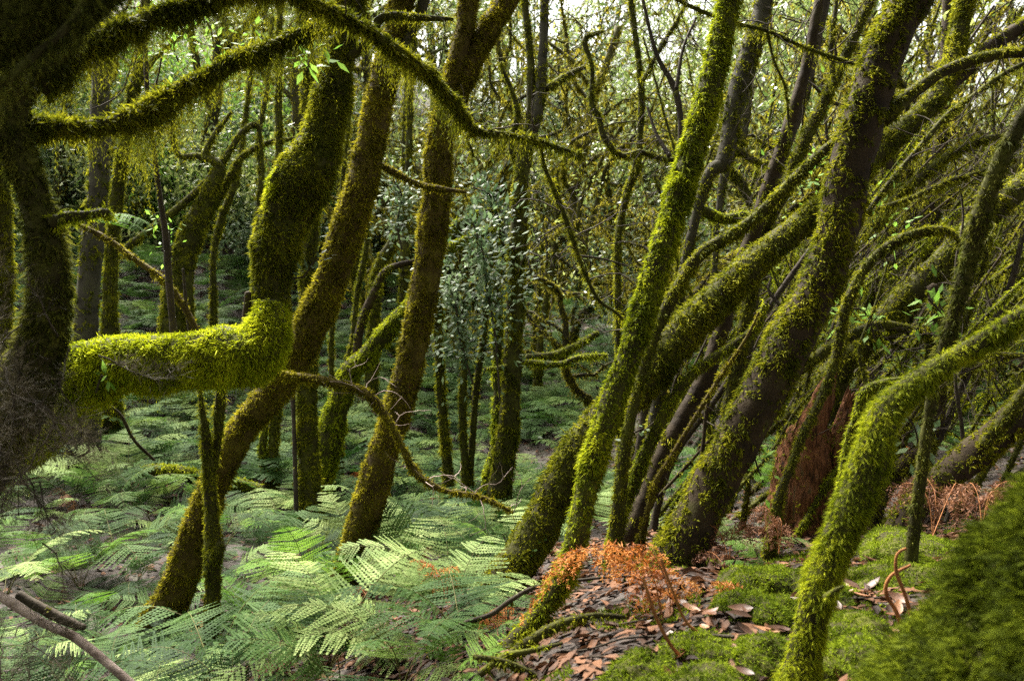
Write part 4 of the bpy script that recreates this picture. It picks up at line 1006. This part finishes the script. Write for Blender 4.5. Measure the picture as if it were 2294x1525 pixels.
for k in range(6):
    FR['hi'].append(frond(0.9, 78 - 5 * k, -20 - 7 * k, 0.21 + 0.015 * (k % 3), 14, 12, 0.14 + 0.05 * (k % 3), 400 + k, 0.25 * (-1) ** k))
    FR['lo'].append(frond(0.9, 76 - 5 * k, -18 - 7 * k, 0.22, 13, 6, 0.12, 420 + k, 0.2 * (-1) ** k, 0.28, 0.034))
    FR['dead'].append(frond(0.9, 82 - 3 * k, -75 - 12 * k, 0.13 + 0.015 * (k % 3), 15, 9, 0.55 + 0.12 * (k % 3), 440 + k, 0.3 * (-1) ** k, 0.35, 0.02, 0.35))
frond_me = {}
def frond_mesh(lod, k, mat, smat):
    key = (lod, k, mat)
    if key not in frond_me:
        (V, Fq), (sv, sf, sc) = FR[lod][k]
        a = MB(); a.add(V, Fq)
        b = MB(); b.add(sv, sf)
        frond_me[key] = (a.mesh('frond', M[mat]), b.mesh('stalk', M[smat], True))
    return frond_me[key]
def fern(x, y, s, rz, lab, grp, mat='fern', n=5, lod='hi', name='fern', smat='stalk', z=None, tilt=0.0, spread=6.283, ks=None):
    r = empty(name, (x, y, (gz(x, y) if z is None else z) - 0.02)); tag(r, lab, 'fern', grp)
    r.rotation_euler = (tilt, 0, rz); r.scale = (s, s, s)
    for q in range(n):
        k = ks[q] if ks else random.randrange(6)
        lm, sm = frond_mesh(lod, k, mat, smat)
        o = child('frond', lm, r); c = child('stalk', sm, o)
        o.rotation_euler = (random.gauss(0, 0.12), random.gauss(0, 0.15), (q + random.uniform(-0.35, 0.35)) * spread / n)
        f = random.uniform(0.75, 1.1); o.scale = (f, f, f)
    return r
def whole_fern_mesh(seed, mat, n, lod):
    a = MB()
    for q in range(n):
        (V, Fq), _ = FR[lod][random.randrange(6)]
        a.add(rotz(V * random.uniform(0.75, 1.1), (q + random.uniform(-.35, .35)) * 6.283 / n), Fq)
    return a
whole = [whole_fern_mesh(k, 'fern', 5, 'lo') for k in range(6)]
whole_me = [w.mesh('fern', M['fern']) for w in whole]
whole_np = [(np.concatenate(w.v), np.concatenate(w.f)) for w in whole]

def fern_ground(px, py, D):
    """how likely ferns are where the photograph's (px, py) falls"""
    if D < 2.4: return 0.0
    if D < 7:
        if px > 1060 + (1525 - py) * 0.35: return 0.0
        return 1.0
    if px > 1500: return 0.35
    return 0.8
spots = []
tries = 0
while len(spots) < 1750 and tries < 70000:
    tries += 1
    D = 3.2 + 27 * random.random() ** 1.5
    px = random.uniform(-250, 2400)
    q = wp(px, 700, D); x, y = q[0], q[1]
    z = gz(x, y)
    a, b, d = proj([x, y, z]); a, b, d = float(a[0]), float(b[0]), float(d[0])
    if random.random() > fern_ground(a, b, d): continue
    if vnoise(np.array([[x, y, 0.0]]), 0.45, 77)[0] < (-0.7 if d < 9 else -0.45): continue
    if not all((x - u) ** 2 + (y - v) ** 2 > ((0.36 if d < 7.5 else 0.27) + 0.005 * d) ** 2 for u, v, *_ in spots): continue
    spots.append((x, y, z, a, b, d))
spots.sort(key=lambda s: s[5])
def fern_where(a, d):
    if d < 8.5:
        return 'in the hollow left of the slanting golden foot' if a < 400 else ('between the slanting golden foot and the forked golden trunk' if a < 800 else 'right of the forked golden trunk')
    if d < 14: return 'below the far slope ' + where(a)
    return 'up the far slope ' + where(a)
stuffV = MB()
for k, (x, y, z, a, b, d) in enumerate(spots):
    if k < 285:
        w = fern_where(a, d)
        lab = "green fern %s" % w
        if d < 8.2:
            fern(x, y, random.uniform(0.6, 1.1), random.uniform(0, 6.28), lab, "bracken ferns %s" % w, random.choice(('fern', 'fern', 'fern', 'fern_deep', 'fern_deep', 'fern_fresh', 'fern_pale')), random.choice((3, 4, 5, 5, 6)), 'hi', tilt=random.gauss(0, 0.28))
        else:
            o = child('fern', random.choice(whole_me), None); o.location = (x, y, z - 0.02); o.rotation_euler = (0, 0, random.uniform(0, 6.28))
            s = random.uniform(0.7, 1.1); o.scale = (s, s, s); tag(o, lab, 'fern', "bracken ferns %s" % w)
    else:
        V, Fq = random.choice(whole_np)
        stuffV.add(rotz(V * random.uniform(0.7, 1.1), random.uniform(0, 6.28)) + np.array([x, y, z - 0.02]), Fq)
if stuffV.n:
    tag(stuffV.build('fern_cover', M['fern']), 'sea of distant bracken covering the far slope', 'ferns', kind='stuff')

# here and there a frond has withered
wk = 0
for (x, y, z, a, b, d) in spots[4:200:9]:
    if d > 9.5: break
    wk += 1
    fern(x + 0.25, y + 0.1, random.uniform(0.4, 0.7), random.uniform(0, 6.28), "rusty fern %s" % fern_where(a, d), "withered ferns %s" % fern_where(a, d), random.choice(('fern_brown', 'fern_dead')), 2, 'dead', 'dead_fern', 'stalk_dead')
# ferns one can pick out: root px, root py, D, scale, heading
def pick_fern(px, py, D, s, rz, lab, mat, n, spread=6.283, tilt=0.0, lod='hi', ks=None, smat='stalk', name='fern'):
    q = wp(px, py, D)
    return fern(q[0], q[1], s, rz, lab, None, mat, n, lod, name, smat, None, tilt, spread, ks)
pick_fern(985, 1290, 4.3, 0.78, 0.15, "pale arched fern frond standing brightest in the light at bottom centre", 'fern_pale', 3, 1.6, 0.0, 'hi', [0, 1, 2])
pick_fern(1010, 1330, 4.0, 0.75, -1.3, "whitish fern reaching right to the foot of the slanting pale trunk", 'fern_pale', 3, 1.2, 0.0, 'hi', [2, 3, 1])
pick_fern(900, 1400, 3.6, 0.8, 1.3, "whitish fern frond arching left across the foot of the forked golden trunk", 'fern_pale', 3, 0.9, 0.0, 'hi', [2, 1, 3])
pick_fern(900, 1470, 3.4, 0.75, 2.6, "light green fern with fronds hanging towards the viewer at bottom centre", 'fern', 5, 3.2)
pick_fern(1000, 1480, 3.1, 0.5, 3.6, "fresh green small fern on the edge of the leaf litter at bottom centre", 'fern_fresh', 4, 4.0)
pick_fern(730, 1500, 3.9, 0.8, 3.0, "wide light fern right of the snag's foot at the bottom edge", 'fern', 6)
pick_fern(620, 1480, 4.2, 0.8, 1.0, "light fern touching the right side of the snag's foot", 'fern', 6)
pick_fern(410, 1540, 4.4, 0.55, 0.4, "small ribbed fern just left of the snag's foot at the bottom edge", 'fern_pale', 4)
pick_fern(150, 1350, 5.0, 0.95, 2.2, "broad dark green fern above the bare pale stick", 'fern', 6)
pick_fern(1135, 1390, 3.6, 0.35, 2.9, "single vivid green fern blade left of the orange ferns", 'fern_fresh', 2, 1.0)
pick_fern(1730, 1300, 3.6, 0.35, 1.2, "single vivid green fern blade at the foot of the stump", 'fern_fresh', 2, 0.8)
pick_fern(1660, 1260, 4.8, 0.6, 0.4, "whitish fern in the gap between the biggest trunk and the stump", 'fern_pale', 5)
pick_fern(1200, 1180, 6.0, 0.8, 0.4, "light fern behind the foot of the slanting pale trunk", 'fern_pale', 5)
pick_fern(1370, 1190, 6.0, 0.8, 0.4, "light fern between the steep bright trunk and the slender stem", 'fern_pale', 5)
pick_fern(560, 640, 9.0, 0.9, 0.4, "bluish fern in the shade left of the log tree", 'fern', 5)
q = wp(190, 520, 3.6)
fern(q[0], q[1], 0.36, -2.0, "vivid green fern frond sprouting from the slanting mossy pole at left", None, 'fern_fresh', 2, 'hi', z=q[2], spread=0.5)
# orange dead bracken
def dead_fern(lab, fronds, mat, width=0.1, grp=None):
    """withered bracken: each frond follows a traced stalk and lets its crumpled leaflets hang"""
    b = None
    for rows, D in fronds:
        C = px_path([(x, y, 3.0) for x, y in rows], D, D + 0.25)
        if b is None:
            b = C[0, :3].copy(); r = empty('dead_fern', b); tag(r, lab, 'fern', grp)
        C[:, 1] += np.linspace(0, rng.normal(0, 0.1), len(C))
        S = spline(C, 0.008); T = unit(np.gradient(S[:, :3], axis=0)); n = len(S)
        S[:, 3] = np.linspace(0.0028, 0.0008, n)
        a, st = MB(), MB()
        v, f, c = tube(S[::2], 5, 0.05, 0.0); st.add(v, f)
        for i in range(int(n * 0.3), n, 4):
            u = (i / n - 0.3) / 0.7; ln = 1.3 * width * (1 - u) ** 0.6 * rng.uniform(0.5, 1.2) + 0.012
            sd0 = unit(np.cross(T[i], np.array([0, 0, 1.0])))
            for s in (-1, 1):
                if rng.random() < 0.12: continue
                d = unit(sd0 * s + T[i] * 0.5 + rng.normal(0, 0.25, 3) + np.array([0, 0, -0.2])); p = S[i, :3].copy(); P, Dd = [], []
                m = max(4, int(ln / 0.006))
                for q in range(m):
                    d = unit(d + np.array([0, 0, -0.12]) + rng.normal(0, 0.12, 3)); p = p + d * ln / m; P += [p.copy(), p.copy()]
                    e = unit(np.cross(d, rng.normal(0, 1, 3))); Dd += [unit(e + d * 0.5), unit(-e + d * 0.5)]
                P, Dd = np.array(P), unit(np.array(Dd) + rng.normal(0, 0.3, (len(P), 3)))
                tt = np.repeat(np.arange(m) / m, 2)
                a.add(*kites(P, Dd, unit(np.cross(Dd, rnd_dir(len(P)))), 0.2 * ln * (1 - tt) ** 0.7 + 0.005, 0.005))
        o = a.build('frond', M[mat], r, False, b); st.build('stalk', M['stalk_dead'], o, True, b)
dead_fern("orange dead bracken plume arching left in front of the steep bright trunk", [
    ([(1480, 1440), (1475, 1340), (1445, 1255), (1385, 1218), (1305, 1222), (1240, 1262), (1200, 1318), (1165, 1385)], 3.0),
    ([(1480, 1440), (1455, 1330), (1400, 1262), (1330, 1240), (1270, 1252), (1250, 1300), (1262, 1360)], 3.1)], 'fern_dead', 0.1)
dead_fern("tallest orange dead bracken with curled hanging fronds, right of the orange plume", [
    ([(1490, 1450), (1500, 1340), (1470, 1250), (1430, 1214), (1395, 1235), (1380, 1300)], 3.0),
    ([(1490, 1450), (1478, 1350), (1450, 1262), (1432, 1290), (1440, 1360), (1450, 1400)], 2.95),
    ([(1490, 1450), (1500, 1360), (1520, 1300), (1545, 1290), (1560, 1340)], 3.05)], 'fern_dead', 0.085)
dead_fern("pale orange ribbed dead frond standing upright right of the tallest dead bracken", [
    ([(1530, 1450), (1512, 1360), (1490, 1285), (1465, 1235), (1450, 1222)], 3.15)], 'fern_dead', 0.11)
dead_fern("rust coloured bracken collapsed on the litter below the biggest trunk", [
    ([(1640, 1400), (1580, 1385), (1520, 1390), (1460, 1420)], 2.9), ([(1640, 1400), (1600, 1430), (1560, 1450), (1500, 1440)], 2.8),
    ([(1640, 1400), (1660, 1350), (1640, 1310), (1600, 1310)], 2.9), ([(1640, 1400), (1690, 1410), (1720, 1440)], 2.8)], 'fern_dead', 0.085)
dead_fern("brown withered bracken at the right foot of the biggest trunk", [
    ([(1640, 1320), (1630, 1240), (1610, 1190), (1570, 1180), (1560, 1230)], 3.7), ([(1640, 1320), (1640, 1230), (1660, 1180), (1690, 1200), (1700, 1260)], 3.7),
    ([(1640, 1320), (1610, 1250), (1580, 1235), (1560, 1270)], 3.65)], 'fern_brown', 0.1)
dead_fern("brown withered bracken in front of the rotten stump", [
    ([(1745, 1240), (1738, 1180), (1715, 1135), (1690, 1140), (1690, 1190)], 4.2), ([(1745, 1240), (1745, 1170), (1730, 1150), (1720, 1210)], 4.2)], 'fern_brown', 0.1)
dead_fern("brown dead bracken hanging in front of the low dark trunk at right", [
    ([(2090, 1200), (2080, 1120), (2050, 1085), (2015, 1090), (2000, 1140)], 4.0), ([(2090, 1200), (2105, 1110), (2080, 1075), (2040, 1120)], 4.0),
    ([(2090, 1200), (2130, 1110), (2150, 1085), (2160, 1140)], 3.95)], 'fern_brown', 0.12)
dead_fern("brown dead bracken nearest the moss mound at the right edge", [
    ([(2200, 1180), (2190, 1110), (2170, 1080), (2150, 1120)], 3.7), ([(2200, 1180), (2215, 1100), (2240, 1070), (2280, 1075)], 3.7), ([(2200, 1180), (2200, 1090), (2230, 1120), (2240, 1170)], 3.7)], 'fern_brown', 0.12)
dead_fern("yellow and rust bracken at the whitish ferns' foot", [
    ([(1000, 1350), (985, 1290), (950, 1260), (915, 1258)], 4.0), ([(1000, 1350), (1005, 1290), (1015, 1270), (1025, 1310)], 4.0)], 'fern_dead', 0.08)
dead_fern("dark rust withered bracken beside the forked golden trunk's foot", [
    ([(840, 1400), (825, 1340), (805, 1310), (785, 1330), (790, 1370)], 4.2), ([(840, 1400), (830, 1350), (812, 1345), (815, 1380)], 4.2)], 'fern_brown', 0.09)
dead_fern("brown withered bracken at the bottom edge right of the snag", [
    ([(560, 1560), (570, 1510), (545, 1490), (520, 1500)], 3.9), ([(560, 1560), (590, 1500), (620, 1490), (640, 1520)], 3.9)], 'fern_brown', 0.1)

# ------------------------------------------------------------------ litter, twigs and moss cushions on the ground
def ground_points(n, x0, x1, y0, y1):
    x = rng.uniform(x0, x1, n); y = rng.uniform(y0, y1, n)
    return np.c_[x, y, ground(x, y)]
def ground_normal(P):
    e = 0.05
    gx = (ground(P[:, 0] + e, P[:, 1]) - ground(P[:, 0] - e, P[:, 1])) / (2 * e)
    gy = (ground(P[:, 0], P[:, 1] + e) - ground(P[:, 0], P[:, 1] - e)) / (2 * e)
    return unit(np.c_[-gx, -gy, np.ones(len(P))])
P = np.vstack([ground_points(14000, -1.2, 3.2, 1.4, 5.5), ground_points(9000, -4, 4.5, 2.5, 9), ground_points(30000, -11, 12, 8, 26)])
N = ground_normal(P)
n = len(P)
D = unit(rnd_dir(n) * np.array([1, 1, 0.25])); D = unit(D - N * (D * N).sum(1)[:, None] * 0.85)
S = unit(np.cross(unit(N + rnd_dir(n) * 0.35), D))
dist = np.linalg.norm(P[:, :2], axis=1)
ln = (0.035 + 0.05 * rng.random(n)) * np.clip(dist / 8, 1, 1.6)
mb = MB()
b0 = P + N * (0.006 + 0.02 * rng.random((n, 1))); U = unit(np.cross(D, S)); U = U * np.sign((U * N).sum(1))[:, None]
l3 = ln[:, None]; wd = l3 * (0.16 + 0.08 * rng.random((n, 1))); fo = rng.normal(0.05, 0.09, (n, 1)) * l3; cu = rng.normal(0.02, 0.12, (n, 1)) * l3
Vl = np.stack([b0, b0 + D * l3 * 0.3 + S * wd + U * fo, b0 + D * l3 * 0.68 + S * wd * 0.8 + U * (fo + cu * 0.5), b0 + D * l3 + U * cu,
               b0 + D * l3 * 0.68 - S * wd * 0.8 + U * (fo + cu * 0.5), b0 + D * l3 * 0.3 - S * wd + U * fo], 1).reshape(-1, 3)
i6 = np.arange(n)[:, None] * 6
mb.add(Vl, np.vstack([i6 + np.array([0, 1, 2, 3]), i6 + np.array([0, 3, 4, 5])]))
tag(mb.build('leaf_litter', M['litter']), 'brown fallen leaves carpeting the ground between moss and ferns', 'leaf litter', kind='stuff')
# moss over the near ground at right
P = np.vstack([ground_points(120000, -0.4, 3.2, 1.3, 4.6), ground_points(30000, -0.5, 5.5, 4.0, 8)])
P = P[(vnoise(P, 1.9, 21) * 0.6 + vnoise(P, 5.5, 22) * 0.5 + 0.25 * np.clip(P[:, 0] - 0.6, -1, 0.6)) > 0.32]
c = vnoise(P, 4.0, 23)
P[:, 2] += 0.02 * (c + 0.6)
N = ground_normal(P)
mb = MB(); mb.add(*blades(P, unit(N + 0.5 * np.c_[vnoise(P, 9, 1), vnoise(P, 9, 2), np.zeros(len(P))]), 0.024 * (0.6 + 0.7 * rng.random(len(P))), 0.006, 0.1, 0.1, 0.7))
tag(mb.build('ground_moss', M['moss_green']), 'bright green moss spreading in patches over the near ground', 'moss', kind='stuff')
# thin sticks
tw = [MB() for _ in range(34)]
for k in range(34):
    D = random.uniform(2.4, 7.5); px = random.uniform(300, 2200) if D > 3.5 else random.uniform(950, 2000)
    q = wp(px, 1200, D); a = random.uniform(0, 6.28); L = random.uniform(0.2, 0.7); rows = []
    for j in range(6):
        x = q[0] + math.cos(a) * L * j / 5; y = q[1] + math.sin(a) * L * j / 5; a += random.gauss(0, 0.15)
        rows.append([x, y, gz(x, y) + 0.012 + random.random() * 0.02, 0.006 * (1 - 0.12 * j)])
    v, f, c = tube(spline(np.array(rows), 0.04), 6, 0.15, 0.05, k); tw[k].add(v, f)
    gx = float(proj(np.array(rows)[0, :3])[0][0])
    o = tw[k].build('twig', M['twig'], None, True, rows[0][:3]); o.location = rows[0][:3]
    tag(o, "thin dark twig lying on the leaf litter %s" % (('among the near ferns' if gx < 1050 else 'between moss cushions at right') + (', nearer' if D < 4.5 else ', farther')), 'twig', 'twigs on the litter ' + ('among the near ferns' if gx < 1050 else 'at right') + (', nearer' if D < 4.5 else ', farther'))
# single fallen leaves large enough to pick out
def fallen_leaf(px, py, D, L, rz, lab, grp, tilt=0.2):
    q = wp(px, py, D); z = gz(q[0], q[1])
    n = 9; t = np.linspace(0, 1, n); w = 0.2 * L * np.sin(np.pi * t ** 0.85) ** 0.9 + 0.001
    mid = np.c_[np.zeros(n), (t - 0.5) * L, 0.10 * L * (4 * (t - 0.5) ** 2)]
    V = np.vstack([mid, mid + np.c_[w, np.zeros(n), w * 0.35], mid + np.c_[-w, np.zeros(n), w * 0.3]])
    i = np.arange(n - 1)
    Fq = np.vstack([np.c_[i, i + n, i + n + 1, i + 1], np.c_[i, i + 1, i + 1 + 2 * n, i + 2 * n]])
    mb = MB(); mb.add(V, Fq); o = mb.build('fallen_leaf', M['dead_leaf'], None, True)
    o.location = (q[0], q[1], z + 0.03); o.rotation_euler = (tilt, random.gauss(0, 0.25), rz); tag(o, lab, 'leaf', grp)
fallen_leaf(1955, 1350, 2.75, 0.12, 1.9, "largest orange brown curled leaf on the moss at right", None, 0.3)
fallen_leaf(1715, 1370, 2.7, 0.09, 1.4, "pair forming tan leaf left of the shaggy foreground tree", None)
fallen_leaf(1745, 1372, 2.72, 0.08, 1.7, "brown leaf touching the tan one left of the shaggy foreground tree", None)
fallen_leaf(1960, 1240, 3.7, 0.12, 1.0, "grey brown leaf lying by the dark trunks' feet at right", None)
for k in range(80):
    px = random.uniform(1380, 2080); py = random.uniform(1300, 1525)
    D = float(np.interp(py, [1250, 1300, 1400, 1525], [3.9, 3.4, 2.8, 2.35])) * random.uniform(0.97, 1.05)
    w = 'left of' if px < 1800 else 'right of'
    fallen_leaf(px, py, D, random.uniform(0.05, 0.085), random.uniform(0, 6.28), "dry brown leaf on the moss %s the shaggy foreground tree" % w, "dry leaves %s the shaggy tree" % w, random.gauss(0.2, 0.3))
# moss cushions
def cushion(px, py, D, r, h, lab, grp, n=5000, mat='moss_fresh', bl=0.02, air=False, cone=False):
    q = wp(px, py, D); z = q[2] if air else gz(q[0], q[1])
    base = np.array([q[0], q[1], z - 0.02])
    k, m = 16, 40
    V = [[0, 0, h]]; 
    for i in range(1, k + 1):
        a = i / k * math.pi / 2
        for j in range(m):
            b = j / m * 6.283; V.append([math.cos(b) * r * math.sin(a), math.sin(b) * r * math.sin(a), h * math.cos(a)])
    V = np.array(V)
    if cone: V[:, 2] = h * (1 - np.minimum(1, np.hypot(V[:, 0], V[:, 1]) / r) ** 1.5)
    V = V + base
    kk = 1 + 0.28 * vnoise(V, 3.0 / r * 0.5, 31) + 0.14 * vnoise(V, 3.0 / r * 1.3, 32) + 0.06 * vnoise(V, 3.0 / r * 3, 33)
    V = base + (V - base)  * (1 + (kk - 1) * (0.85 if cone else 1))[:, None]
    Fq = [[0, 1 + j, 1 + (j + 1) % m, 1 + (j + 1) % m] for j in range(m)]
    tri = np.array([[0, 1 + j, 1 + (j + 1) % m] for j in range(m)])
    qd = np.array([[1 + i * m + j, 1 + (i + 1) * m + j, 1 + (i + 1) * m + (j + 1) % m, 1 + i * m + (j + 1) % m] for i in range(k - 1) for j in range(m)])
    r0 = empty('moss_cushion', base); tag(r0, lab, 'moss', grp)
    mb = MB(); mb.add(V, qd); mb.f.append(tri); o = mb.build('mound', M['bark_moss'], r0, True, base)
    ms = MB()
    moss_coat(ms, V, np.vstack([qd, np.c_[tri, tri[:, 2]]]), n / (3.14 * r * r), bl, bl * (0.13 if cone else 0.15), 0.55 if cone else 0.7, 0.2, 0.0, 6, 6.0 if cone else 11.0)
    ms.build('moss', M[mat], o, False, base)
for k, (px, py, D, r, h) in enumerate([(1440, 1500, 2.5, 0.13, 0.09), (1590, 1530, 2.35, 0.2, 0.1), (1560, 1470, 2.65, 0.12, 0.08), (1700, 1470, 2.55, 0.13, 0.09), (1900, 1400, 2.7, 0.14, 0.09), (1920, 1460, 2.5, 0.13, 0.1), (930, 1470, 3.2, 0.07, 0.06), (1770, 1340, 3.2, 0.2, 0.12), (1700, 1400, 2.9, 0.13, 0.08), (2060, 1310, 3.3, 0.25, 0.12), (2080, 1240, 3.9, 0.25, 0.12)]):
    ll = ["small bright moss cushion at the bottom, left of the bottom edge pad", "wide bright moss pad cut by the bottom edge below the orange stalks", "moss cushion between the two orange stalks' feet", "moss cushion just left of the shaggy tree's foot", "bright moss cushion below the largest curled leaf", "rounded moss cushion right of the shaggy tree's foot", "tiny moss cushion among the ferns at bottom centre", "dark green moss hummock at the stump's front", "small moss cushion beside the tan leaf pair", "broad moss hummock behind the crook shaped stalk", "broad moss hummock at the foot of the low dark trunk"][k]
    cushion(px, py, D, r * 1.1, h * 0.9, ll, None, int(420000 * r * r), 'moss_green', 0.02)
cushion(2500, 1790, 1.35, 0.43, 0.6, "big soft moss mound filling the lower right corner, out of focus", None, 60000, 'moss_mound', 0.034, True, True)

# dry heathery brush at the left
def brush(px, py, D, L, n, lab, down=0.6):
    b = wp(px, py, D); r = empty('dry_brush', b); tag(r, lab, 'brush')
    st, tw = MB(), MB()
    for k in range(n):
        d = unit(np.array([random.gauss(0, 0.6), random.gauss(0, 0.4), -down + random.gauss(0, 0.5)])); p = np.array(b) + rng.normal(0, 0.09, 3) * [1, 0.5, 1.3]; rows = [[*p, 0.0025]]
        for j in range(7):
            d = unit(d + rng.normal(0, 0.3, 3)); p = p + d * L / 7; rows.append([*p, 0.0025 * (1 - 0.12 * j)])
        S = spline(np.array(rows), 0.03); v, f, c = tube(S, 4, 0, 0, k); st.add(v, f)
        m = 130; idx = rng.integers(len(S) // 4, len(S), m); q = S[idx, :3]
        dd = unit(rnd_dir(m) + d * 0.8); tw.add(*kites(q, dd, unit(np.cross(dd, rnd_dir(m))), 0.07 * rng.random(m) + 0.015, 0.0016))
        q2 = q + dd * 0.04; d2 = unit(dd + rnd_dir(m) * 0.8); tw.add(*kites(q2, d2, unit(np.cross(d2, rnd_dir(m))), 0.04, 0.0014))
    st.build('stem', M['twig'], r, True, b); tw.build('twig_spray', M['brush'], r, False, b)
brush(60, 850, 2.5, 0.3, 22, "dark dry twiggy brush hanging against the dark left trunk", 0.8)
brush(20, 980, 2.6, 0.2, 14, "lower clump of dry twiggy brush below the green log's left end", 0.6)
brush(0, 1480, 3.3, 0.25, 14, "dim brown dry brush in the bottom left corner", -0.3)
